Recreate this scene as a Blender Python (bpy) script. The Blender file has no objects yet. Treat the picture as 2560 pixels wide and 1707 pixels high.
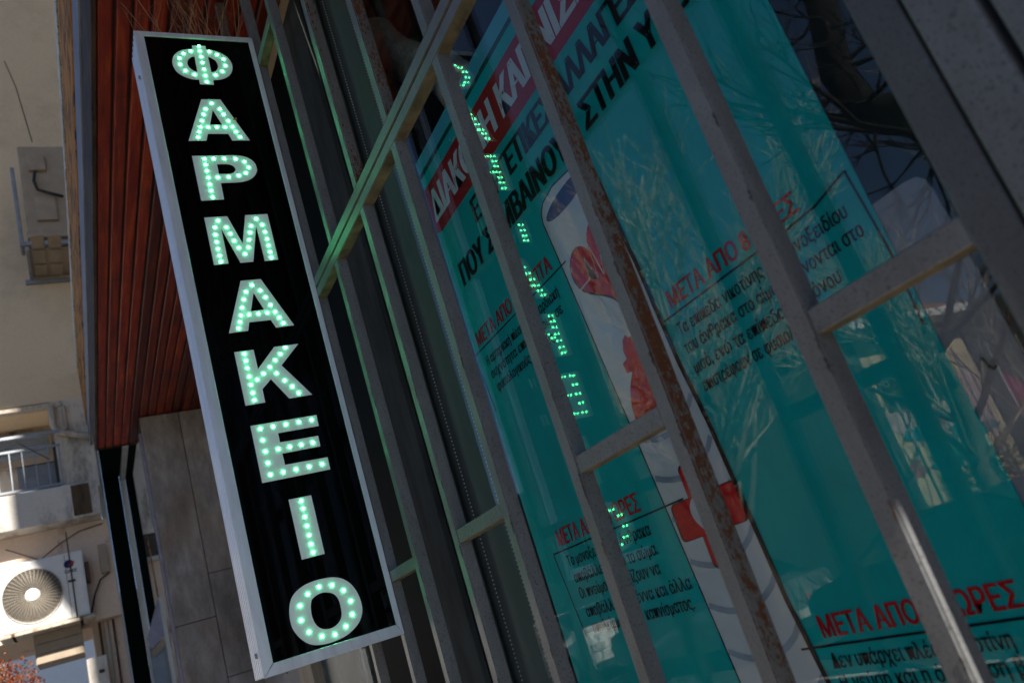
import bpy, bmesh, math, random
from mathutils import Vector, Matrix
R_ = math.radians
random.seed(7)
sc = bpy.context.scene
C = sc.collection
H0 = 1.6                       # eye height above the pavement

# ------------------------------------------------------------------ camera
cd = bpy.data.cameras.new('camera')
cam = bpy.data.objects.new('camera', cd); C.objects.link(cam)
cd.sensor_width = 36.0; cd.lens = 28.714; cd.clip_start = 0.05; cd.clip_end = 600
right = Vector((0.412099, 0.860487, -0.299561)); down = Vector((-0.407973, -0.119712, -0.905112)); fwd = Vector((-0.814697, 0.495209, 0.301722))
cam.matrix_world = Matrix(((right.x, -down.x, -fwd.x, 0), (right.y, -down.y, -fwd.y, 0), (right.z, -down.z, -fwd.z, H0), (0, 0, 0, 1)))
cd.dof.use_dof = True; cd.dof.focus_distance = 2.9; cd.dof.aperture_fstop = 3.2
sc.camera = cam

# ------------------------------------------------------------------ sky, sun, exposure
SUN_EL = 40.0
world = bpy.data.worlds.new('World'); sc.world = world; world.use_nodes = True
wn = world.node_tree.nodes; wl = world.node_tree.links; wn.clear()
sky = wn.new('ShaderNodeTexSky'); sky.sky_type = 'NISHITA'; sky.sun_disc = False
sky.sun_elevation = R_(SUN_EL); sky.sun_rotation = R_(93); sky.altitude = 1500; sky.air_density = 0.9; sky.dust_density = 0.0; sky.ozone_density = 4.0
bg = wn.new('ShaderNodeBackground'); bg.inputs['Strength'].default_value = 0.055
wo = wn.new('ShaderNodeOutputWorld'); wl.new(sky.outputs[0], bg.inputs['Color']); wl.new(bg.outputs[0], wo.inputs[0])
sd = bpy.data.lights.new('sun', 'SUN'); sd.energy = 5.0; sd.angle = R_(0.5); sd.color = (1.0, 0.93, 0.82)
sun = bpy.data.objects.new('sun', sd); C.objects.link(sun)
sdir = Vector((math.cos(R_(SUN_EL)), -0.05 * math.cos(R_(SUN_EL)), math.sin(R_(SUN_EL)))).normalized()
sun.rotation_euler = sdir.to_track_quat('Z', 'Y').to_euler(); sun.location = (20, -3, 20)
sc.view_settings.view_transform = 'Standard'; sc.view_settings.look = 'None'
sc.view_settings.exposure = 1.05; sc.view_settings.gamma = 1.0; sc.view_settings.use_curve_mapping = False

# ------------------------------------------------------------------ helpers
WP = {}
def tag(o, label=None, cat=None, group=None, kind=None):
    if label: o['label'] = label
    if cat: o['category'] = cat
    if group: o['group'] = group
    if kind: o['kind'] = kind
    return o
def thing(name, label, cat, loc, group=None):
    o = bpy.data.objects.new(name, None); C.objects.link(o); o.empty_display_size = 0.1
    loc = Vector((loc[0], loc[1], loc[2] + H0)); o.location = loc; WP[o.name] = loc
    return tag(o, label, cat, group)
def add(name, me, mat=None, parent=None, loc=(0, 0, 0)):
    """loc in camera-height coordinates (z measured from the eye level)"""
    o = bpy.data.objects.new(name, me); C.objects.link(o)
    if mat is not None and len(me.materials) == 0: me.materials.append(mat)
    loc = Vector((loc[0], loc[1], loc[2] + H0)); WP[o.name] = loc
    if parent is not None:
        o.parent = parent; o.location = loc - WP[parent.name]
    else: o.location = loc
    return o
def mk(bm, name):
    me = bpy.data.meshes.new(name); bmesh.ops.recalc_face_normals(bm, faces=bm.faces); bm.to_mesh(me); bm.free(); return me
def bm_box(bm, a, b, mi=0):
    x0, y0, z0 = a; x1, y1, z1 = b
    v = [bm.verts.new(p) for p in ((x0,y0,z0),(x1,y0,z0),(x1,y1,z0),(x0,y1,z0),(x0,y0,z1),(x1,y0,z1),(x1,y1,z1),(x0,y1,z1))]
    fs = [bm.faces.new([v[i] for i in q]) for q in ((3,2,1,0),(4,5,6,7),(0,1,5,4),(1,2,6,5),(2,3,7,6),(3,0,4,7))]
    for f in fs: f.material_index = mi
    return v
def box(name, a, b, mat, parent=None, bev=0.0, seg=2):
    c = [(a[i] + b[i]) / 2 for i in range(3)]
    bm = bmesh.new(); bm_box(bm, [a[i]-c[i] for i in range(3)], [b[i]-c[i] for i in range(3)])
    if bev: bmesh.ops.bevel(bm, geom=bm.edges[:], offset=bev, segments=seg, affect='EDGES', profile=0.5)
    me = mk(bm, name)
    return add(name, me, mat, parent, c)
def tube_bm(bm, pts, rad, seg=6):
    pts = [Vector(p) for p in pts]; rings = []
    n = len(pts)
    for i, p in enumerate(pts):
        d = (pts[min(i+1, n-1)] - pts[max(i-1, 0)])
        if d.length < 1e-9: d = Vector((0, 0, 1))
        d.normalize(); a = d.orthogonal().normalized(); b = d.cross(a)
        if rings:
            pa = prev - d * prev.dot(d)
            if pa.length > 1e-6: a = pa.normalized(); b = d.cross(a)
        prev = a
        r = rad[i] if isinstance(rad, (list, tuple)) else rad
        rings.append([bm.verts.new(p + (a * math.cos(2*math.pi*k/seg) + b * math.sin(2*math.pi*k/seg)) * r) for k in range(seg)])
    for i in range(n-1):
        for k in range(seg):
            f = bm.faces.new((rings[i][k], rings[i][(k+1) % seg], rings[i+1][(k+1) % seg], rings[i+1][k])); f.smooth = True
    bm.faces.new(rings[0][::-1]); bm.faces.new(rings[-1])
def tube(name, pts, rad, mat, parent=None, seg=8):
    o = Vector(pts[0]); bm = bmesh.new(); tube_bm(bm, [Vector(p) - o for p in pts], rad, seg)
    return add(name, mk(bm, name), mat, parent, o)
def flat(name, polys, plane, lvl, mat, parent, thick=0.0, axis_up='z'):
    """polygons with holes (even-odd) filled; plane 'x' -> coords are (y,z) facing +x; plane 'y' -> coords (x,z) facing -y"""
    cu = bpy.data.curves.new('tmp', 'CURVE'); cu.dimensions = '2D'; cu.fill_mode = 'BOTH'; cu.extrude = thick / 2
    for p in polys:
        s = cu.splines.new('POLY'); s.points.add(len(p) - 1); s.use_cyclic_u = True
        for i, q in enumerate(p): s.points[i].co = (q[0], q[1], 0, 1)
    return _curve_to(cu, name, plane, lvl, mat, parent)
def _curve_to(cu, name, plane, lvl, mat, parent, fit=None):
    t = bpy.data.objects.new('tmp', cu)
    C.objects.link(t); dg = bpy.context.evaluated_depsgraph_get(); dg.update()
    me = bpy.data.meshes.new_from_object(t.evaluated_get(dg)); bpy.data.objects.remove(t); bpy.data.curves.remove(cu)
    me.materials.clear()
    xs = [v.co.x for v in me.vertices]; ys = [v.co.y for v in me.vertices]
    if fit:
        x0, x1, zb, hs = fit; mn, mx = min(xs), max(xs); k = (x1 - x0) / (mx - mn)
        for v in me.vertices: v.co.x = x0 + (v.co.x - mn) * k; v.co.y = zb + v.co.y * hs
        xs = [v.co.x for v in me.vertices]; ys = [v.co.y for v in me.vertices]
    cx = (min(xs) + max(xs)) / 2; cy = (min(ys) + max(ys)) / 2
    for v in me.vertices:
        a, b, c = v.co.x - cx, v.co.y - cy, v.co.z
        v.co = (c, a, b) if plane == 'x' else (a, -c, b)
    me.name = name
    return add(name, me, mat, parent, (lvl, cx, cy) if plane == 'x' else (cx, lvl, cy))
def text(name, s, x0, x1, zb, cap, mat, parent, lvl, bold=0.02, plane='y', shear=0.0):
    cu = bpy.data.curves.new('tmp', 'FONT'); cu.body = s; cu.size = 1.0; cu.offset = bold; cu.shear = shear; cu.resolution_u = 3
    o = _curve_to(cu, name, plane, lvl, mat, parent, fit=(x0, x1, zb, cap / 0.73))
    if plane == 'y':                                        # heavier print: the strokes widened by an offset second pass
        me = o.data; bm = bmesh.new(); bm.from_mesh(me); geo = bmesh.ops.duplicate(bm, geom=bm.verts[:] + bm.edges[:] + bm.faces[:])['geom']
        bmesh.ops.translate(bm, verts=[v for v in geo if isinstance(v, bmesh.types.BMVert)], vec=(cap * (.10 if cap > .08 else .05 if cap > .04 else .025), .0002, 0)); bm.to_mesh(me); bm.free()
    return o

# ------------------------------------------------------------------ materials
def newmat(name):
    m = bpy.data.materials.new(name); m.use_nodes = True; n = m.node_tree.nodes; l = m.node_tree.links
    return m, n, l, n['Principled BSDF']
def noise(n, l, scale, detail=4, rough=0.6, vec=None, stretch=None):
    t = n.new('ShaderNodeTexNoise'); t.inputs['Scale'].default_value = scale; t.inputs['Detail'].default_value = detail; t.inputs['Roughness'].default_value = rough
    if vec is None: vec = coords(n, l, stretch)
    l.new(vec, t.inputs['Vector']); return t.outputs['Fac']
def coords(n, l, stretch=None):
    g = n.new('ShaderNodeNewGeometry')
    if stretch:
        m = n.new('ShaderNodeMapping'); m.inputs['Scale'].default_value = stretch; l.new(g.outputs['Position'], m.inputs['Vector']); return m.outputs[0]
    return g.outputs['Position']
def ramp(n, l, fac, stops):
    r = n.new('ShaderNodeValToRGB'); e = r.color_ramp.elements
    while len(e) < len(stops): e.new(0.5)
    for i, (p, c) in enumerate(stops):
        e[i].position = p; e[i].color = (c, c, c, 1) if isinstance(c, (int, float)) else (*c, 1)
    l.new(fac, r.inputs[0]); return r.outputs[0]
def mix(n, l, fac, a, b):
    m = n.new('ShaderNodeMix'); m.data_type = 'RGBA'
    for sock, v in ((m.inputs[0], fac), (m.inputs[6], a), (m.inputs[7], b)):
        if isinstance(v, (tuple, list)): sock.default_value = (*v, 1)
        elif isinstance(v, (int, float)): sock.default_value = v
        else: l.new(v, sock)
    return m.outputs[2]
def bump(n, l, bs, h, strength=0.3, dist=0.002):
    b = n.new('ShaderNodeBump'); b.inputs['Strength'].default_value = strength; b.inputs['Distance'].default_value = dist
    l.new(h, b.inputs['Height']); l.new(b.outputs[0], bs.inputs['Normal'])
def plain(name, col, rough=0.5, metal=0.0, var=0.25, scale=6.0, stretch=None, spec=None, bmp=0.0, bscale=60, bdist=0.002):
    m, n, l, b = newmat(name)
    f = noise(n, l, scale, 5, 0.65, stretch=stretch)
    lo = tuple(c * (1 - var) for c in col); hi = tuple(min(1, c * (1 + var)) for c in col)
    l.new(ramp(n, l, f, [(0.3, lo), (0.7, hi)]), b.inputs['Base Color'])
    b.inputs['Roughness'].default_value = rough; b.inputs['Metallic'].default_value = metal
    if spec is not None: b.inputs['Specular IOR Level'].default_value = spec
    if bmp: bump(n, l, b, noise(n, l, bscale, 4), bmp, bdist)
    return m
def grimy(name, col, dirt, rough=0.7, scale=2.0, amt=(0.45, 0.75), streak=(3, 3, 0.5), bmp=0.3, fine=40, bdist=0.004):
    m, n, l, b = newmat(name)
    base = mix(n, l, noise(n, l, fine, 3), tuple(c * 0.88 for c in col), tuple(min(1, c * 1.1) for c in col))
    f = ramp(n, l, noise(n, l, scale, 7, 0.7, stretch=streak), [(amt[0], 0.0), (amt[1], 1.0)])
    l.new(mix(n, l, f, base, dirt), b.inputs['Base Color']); b.inputs['Roughness'].default_value = rough
    if bmp: bump(n, l, b, noise(n, l, fine, 5), bmp, bdist)
    return m
def barpaint(name, lo, hi, col=(0.168, 0.174, 0.184)):
    m, n, l, b = newmat(name)
    base = mix(n, l, ramp(n, l, noise(n, l, 9, 8, 0.75, stretch=(1, 1, .45)), [(0.35, 0.0), (0.7, 1.0)]), col, (col[0]*.62, col[1]*.6, col[2]*.57))
    speck = ramp(n, l, noise(n, l, 190, 3, 0.6), [(0.57, 0.0), (0.64, 1.0)])
    base = mix(n, l, speck, base, (col[0]*.4, col[1]*.38, col[2]*.36))
    big = noise(n, l, 7, 4, 0.6, stretch=(1, 1, .35)); fine = noise(n, l, 120, 5, 0.7, stretch=(1, 1, .55))
    a = n.new('ShaderNodeMath'); a.operation = 'MULTIPLY_ADD'; l.new(big, a.inputs[0]); a.inputs[1].default_value = 0.9; l.new(fine, a.inputs[2])
    rm = ramp(n, l, a.outputs[0], [(lo, 0.0), (hi, 1.0)])
    rc = mix(n, l, noise(n, l, 120, 3), (0.028, 0.010, 0.005), (0.17, 0.055, 0.013))
    l.new(mix(n, l, rm, base, rc), b.inputs['Base Color'])
    rr = mix(n, l, rm, (0.36,)*3, (0.9,)*3); l.new(rr, b.inputs['Roughness'])
    bump(n, l, b, fine, 0.5, 0.002)
    return m
def glassmat(name, k=1.0, tint=(0.96, 0.98, 0.98)):
    m, n, l, b = newmat(name); n.remove(b); out = [q for q in n if q.type == 'OUTPUT_MATERIAL'][0]
    lw = n.new('ShaderNodeLayerWeight'); lw.inputs['Blend'].default_value = 0.5        # Schlick reflectance, same from both sides of a face
    pw_ = n.new('ShaderNodeMath'); pw_.operation = 'POWER'; pw_.inputs[1].default_value = 5.0; l.new(lw.outputs['Facing'], pw_.inputs[0])
    mu = n.new('ShaderNodeMath'); mu.operation = 'MULTIPLY_ADD'; mu.use_clamp = True; mu.inputs[1].default_value = 0.55; mu.inputs[2].default_value = 0.0225 * k; l.new(pw_.outputs[0], mu.inputs[0])
    t = n.new('ShaderNodeBsdfTransparent'); t.inputs[0].default_value = (*tint, 1)
    g = n.new('ShaderNodeBsdfGlossy'); g.inputs['Roughness'].default_value = 0.0
    ms = n.new('ShaderNodeMixShader'); l.new(mu.outputs[0], ms.inputs[0]); l.new(t.outputs[0], ms.inputs[1]); l.new(g.outputs[0], ms.inputs[2]); l.new(ms.outputs[0], out.inputs[0])
    return m
def emit(name, col, s):
    m, n, l, b = newmat(name); b.inputs['Base Color'].default_value = (*col, 1); b.inputs['Emission Color'].default_value = (*col, 1); b.inputs['Emission Strength'].default_value = s
    return m
M_alu = plain('aluminium', (0.66, 0.72, 0.80), 0.38, 0.35, 0.12, 30, (1, 1, .15), bmp=0.08, bscale=300, bdist=0.0005)
M_aluside = plain('aluminium_side', (0.78, 0.82, 0.90), 0.32, 0.40, 0.12, 60, (1, 1, .02))
M_black = plain('black_acrylic', (0.002, 0.002, 0.0025), 0.03, 0, 0.1, 3, spec=0.12)
m, n, l, b = newmat('sign_face_acrylic')
dst = ramp(n, l, noise(n, l, 5, 8, 0.75, stretch=(1, 1, .25)), [(0.5, 0.0), (0.8, 1.0)]); pin = ramp(n, l, noise(n, l, 260, 2, 0.5), [(0.70, 0.0), (0.76, 1.0)])
l.new(mix(n, l, pin, mix(n, l, dst, (0.0015, 0.0015, 0.002), (0.007, 0.008, 0.009)), (0.05, 0.05, 0.05)), b.inputs['Base Color']); l.new(mix(n, l, dst, (0.03,)*3, (0.25,)*3), b.inputs['Roughness']); b.inputs['Specular IOR Level'].default_value = 0.12
M_black = m
M_letter = plain('letter_acrylic', (0.82, 0.90, 0.92), 0.45, 0, 0.05, 20)
M_led = emit('led_green', (0.08, 1.0, 0.34), 17.0)
M_bar = barpaint('bar_paint', 1.10, 1.16)
M_barmid = barpaint('bar_paint_spotted', 1.055, 1.09)
M_barrust = barpaint('bar_paint_rusty', 0.985, 1.03, (0.15, 0.145, 0.14))
M_under = plain('rail_underside_brown', (0.135, 0.105, 0.062), 0.75, 0, 0.6, 16, bmp=0.3)  # yellow-brown tone for the downward faces of rails and rungs
M_glass = glassmat('window_glass', 1.0, (0.99, 1.0, 1.0))
M_panel = plain('grey_door_metal', (0.050, 0.059, 0.060), 0.8, 0.0, 0.35, 9, (1, 1, .3), spec=0.04, bmp=0.1)
M_dark = plain('dark_gap', (0.008, 0.009, 0.012), 0.5, 0, 0.2, 3)
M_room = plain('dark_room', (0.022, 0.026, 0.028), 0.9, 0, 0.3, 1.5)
M_blind = plain('blind_fabric', (0.078, 0.098, 0.098), 0.7, 0, 0.15, 3, (1, 1, .2), spec=0.1)
M_bead = plain('bead_plastic', (0.28, 0.33, 0.33), 0.3)
M_teal = plain('poster_teal', (0.001, 0.33, 0.35), 0.6, 0, 0.14, 2.2, spec=0.08)
M_tealdark = plain('poster_edge_teal', (0.0, 0.05, 0.05), 0.5, spec=0.08)
M_sky_band = plain('poster_top_blue', (0.05, 0.30, 0.42), 0.4, 0, 0.1, 2, spec=0.08)
M_red = plain('poster_red_band', (0.30, 0.004, 0.010), 0.5, 0, 0.05, 2, spec=0.08)
M_white = plain('poster_white', (0.44, 0.49, 0.54), 0.6, 0, 0.04, 4, spec=0.08)
M_arc = plain('poster_grey_arc', (0.22, 0.28, 0.36), 0.6, spec=0.08)
M_ink = plain('poster_black_ink', (0.006, 0.007, 0.009), 0.5, spec=0.08)
M_navy = plain('poster_navy_ink', (0.015, 0.035, 0.13), 0.5, spec=0.08)
M_textred = plain('poster_text_red', (0.32, 0.006, 0.012), 0.5, spec=0.08)
M_heart = plain('poster_heart_red', (0.46, 0.004, 0.010), 0.5, 0, 0.3, 70, spec=0.08)
def woodmat():
    m, n, l, b = newmat('varnished_planks')
    oi = n.new('ShaderNodeObjectInfo')
    grain = noise(n, l, 14, 8, 0.7, stretch=(0.12, 1.6, 1.6))
    c1 = ramp(n, l, grain, [(0.25, (0.03, 0.001, 0.0003)), (0.50, (0.25, 0.015, 0.0015)), (0.78, (0.55, 0.11, 0.007))])
    hs = n.new('ShaderNodeHueSaturation'); mr = n.new('ShaderNodeMapRange'); mr.inputs[3].default_value = 0.40; mr.inputs[4].default_value = 1.35
    l.new(oi.outputs['Random'], mr.inputs[0]); l.new(mr.outputs[0], hs.inputs['Value']); l.new(c1, hs.inputs['Color'])
    st = ramp(n, l, noise(n, l, 2.2, 6, 0.7), [(0.52, 0.0), (0.75, 0.8)])
    l.new(mix(n, l, st, hs.outputs[0], (0.02, 0.006, 0.004)), b.inputs['Base Color'])
    b.inputs['Roughness'].default_value = 0.42; bump(n, l, b, grain, 0.3, 0.002); return m
M_wood = woodmat()
M_fascia = grimy('weathered_fascia_wood', (0.50, 0.22, 0.05), (0.03, 0.012, 0.006), 0.8, 5, (0.48, 0.58), (0.6, 3, 3), 0.8, 30, 0.01)
M_trim = grimy('dark_trim_wood', (0.07, 0.04, 0.022), (0.01, 0.006, 0.004), 0.7, 6, (0.45, 0.6), (0.6, 3, 3))
M_flash = plain('zinc_flashing', (0.24, 0.26, 0.31), 0.45, 0.5, 0.25, 8, (.3, 1, 1))
M_roof = grimy('flaking_white_roofing', (0.62, 0.62, 0.60), (0.18, 0.12, 0.07), 0.9, 8, (0.5, 0.65))
def marblemat(name, a, b_, c, sc_=2.2, warm=None):
    m, n, l, b = newmat(name)
    w = noise(n, l, sc_, 9, 0.72, stretch=(1, 1, .45)); v = noise(n, l, sc_ * 5, 7, 0.7, stretch=(1, 1, .35))
    col = ramp(n, l, w, [(0.32, a), (0.55, b_), (0.75, c)])
    col = mix(n, l, ramp(n, l, v, [(0.42, 0.0), (0.72, 0.65)]), col, a)
    if warm: col = mix(n, l, ramp(n, l, noise(n, l, 1.3, 5), [(0.45, 0.0), (0.7, 0.5)]), col, warm)
    l.new(col, b.inputs['Base Color']); b.inputs['Roughness'].default_value = 0.45; bump(n, l, b, v, 0.15, 0.002); return m
M_marble = marblemat('stained_marble', (0.15, 0.13, 0.115), (0.40, 0.36, 0.33), (0.66, 0.63, 0.60), warm=(0.34, 0.20, 0.10))
M_dmarble = marblemat('dark_veined_marble', (0.01, 0.014, 0.018), (0.05, 0.09, 0.09), (0.55, 0.55, 0.58), 5.0)
M_stucco = grimy('beige_render', (0.70, 0.55, 0.38), (0.45, 0.34, 0.23), 0.9, 0.9, (0.5, 0.8), (1, 1, 1), 0.4, 25, 0.006)
M_stucco2 = grimy('stained_render', (0.62, 0.55, 0.46), (0.10, 0.07, 0.05), 0.9, 1.8, (0.46, 0.7), (1, 1.5, .7), 0.4, 25, 0.006)
M_pink = grimy('warm_render', (0.72, 0.56, 0.45), (0.16, 0.10, 0.07), 0.9, 2.4, (0.55, 0.75), (1, 1.5, .6), 0.3, 25, 0.006)
M_slab = grimy('balcony_concrete', (0.66, 0.62, 0.57), (0.16, 0.13, 0.11), 0.9, 2.2, (0.5, 0.72), (1, 1.5, .6), 0.4, 25, 0.006)
M_brownstain = grimy('brown_stain', (0.10, 0.065, 0.035), (0.03, 0.02, 0.012), 0.9, 6)
M_dimstucco = grimy('dim_grey_render', (0.16, 0.15, 0.14), (0.09, 0.085, 0.08))
M_darkbar = barpaint('bar_paint_vignette', 1.10, 1.16, (0.085, 0.09, 0.10))  # vignette darkening put into the frame post's colour
M_midbar = barpaint('door_post_vignette', 1.10, 1.16, (0.15, 0.16, 0.175))  # door posts toned down the same way, vignette in the colour
M_silbark = plain('silhouette_bark', (0.006, 0.005, 0.005), 0.95, 0, 0.4, 12)  # near tree's silhouette put into its near-black bark and twigs
M_acw = plain('air_conditioner_white', (0.78, 0.77, 0.75), 0.45, 0, 0.08, 5)
M_acb = plain('air_conditioner_beige', (0.34, 0.27, 0.20), 0.5, 0, 0.15, 5)
M_acd = plain('fan_cavity', (0.035, 0.028, 0.022), 0.6)
M_grille = plain('fan_grille_wire', (0.42, 0.37, 0.30), 0.5, 0, .1)
M_rust = plain('rusty_iron', (0.10, 0.055, 0.03), 0.8, 0, 0.5, 20)
M_gmetal = plain('grey_metal', (0.24, 0.26, 0.30), 0.45, 0.3, 0.2, 10)
M_pipe = grimy('plastic_pipe', (0.52, 0.46, 0.38), (0.25, 0.16, 0.10), 0.5, 6)
M_pvc = plain('white_profile', (0.55, 0.55, 0.52), 0.35, 0, 0.15, 6, (1, 1, .3))
M_lav = plain('lavender_profile', (0.30, 0.28, 0.36), 0.4, 0.2, 0.2, 8)
M_bglass = plain('black_glazing', (0.004, 0.008, 0.007), 0.6, 0, 0.2, 2, spec=0.02)
M_shutter = plain('blue_grey_shutter', (0.24, 0.28, 0.34), 0.55, 0, .15, 5)
M_cable = plain('black_cable', (0.02, 0.014, 0.01), 0.6)
M_twig = plain('dry_twig', (0.30, 0.15, 0.07), 0.8, 0, 0.4, 20)
M_bark = plain('tree_bark', (0.11, 0.085, 0.065), 0.9, 0, 0.4, 12, bmp=0.5, bscale=20, bdist=0.02)
M_twigl = plain('sunlit_twig', (0.42, 0.36, 0.27), 0.8, 0, 0.3, 12)
M_rleaf = plain('red_leaf', (0.28, 0.075, 0.025), 0.6, 0, 0.6, 25)
M_asph = grimy('asphalt', (0.055, 0.055, 0.055), (0.035, 0.035, 0.036), 0.85, 1.2, bmp=0.4, fine=80)
M_pave = grimy('pavement_slabs', (0.30, 0.27, 0.22), (0.17, 0.15, 0.12), 0.85, 1.5)
M_line = plain('road_paint', (0.7, 0.7, 0.68), 0.7)
M_cream = grimy('cream_wall', (0.66, 0.56, 0.36), (0.45, 0.36, 0.22), 0.9, 1.5)
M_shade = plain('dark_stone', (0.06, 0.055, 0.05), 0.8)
M_grass = plain('hedge_leaf', (0.06, 0.11, 0.03), 0.7, 0, 0.5, 20)
M_grey = plain('grey_render', (0.30, 0.29, 0.28), 0.85, 0, 0.15, 2)
M_terracotta = grimy('roof_tiles', (0.34, 0.15, 0.09), (0.15, 0.08, 0.05), 0.85, 5)
M_car = [plain('car_paint_dark', (0.02, 0.022, 0.03), 0.2, 0.2, .1), plain('car_paint_silver', (0.35, 0.36, 0.38), 0.25, 0.6, .1), plain('car_paint_white', (0.6, 0.6, 0.6), 0.25, 0, .05)]
M_tyre = plain('tyre_rubber', (0.02, 0.02, 0.02), 0.8)
M_cglass = plain('car_window', (0.01, 0.012, 0.014), 0.05)
M_lamp = plain('car_lamp_glass', (0.5, 0.5, 0.5), 0.1)
M_pink2 = plain('magenta_paint', (0.5, 0.02, 0.16), 0.7, 0, .3, 6)
M_gred = plain('graffiti_red', (0.45, 0.03, 0.04), 0.7, 0, .3, 6)
M_gteal = plain('graffiti_teal', (0.03, 0.22, 0.28), 0.7, 0, .3, 6)
M_gpink = plain('graffiti_pink', (0.62, 0.45, 0.47), 0.7, 0, .2, 6)
M_sheet = plain('pale_card', (0.20, 0.215, 0.25), 0.6, 0, .08, 3, spec=0.08)
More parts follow.
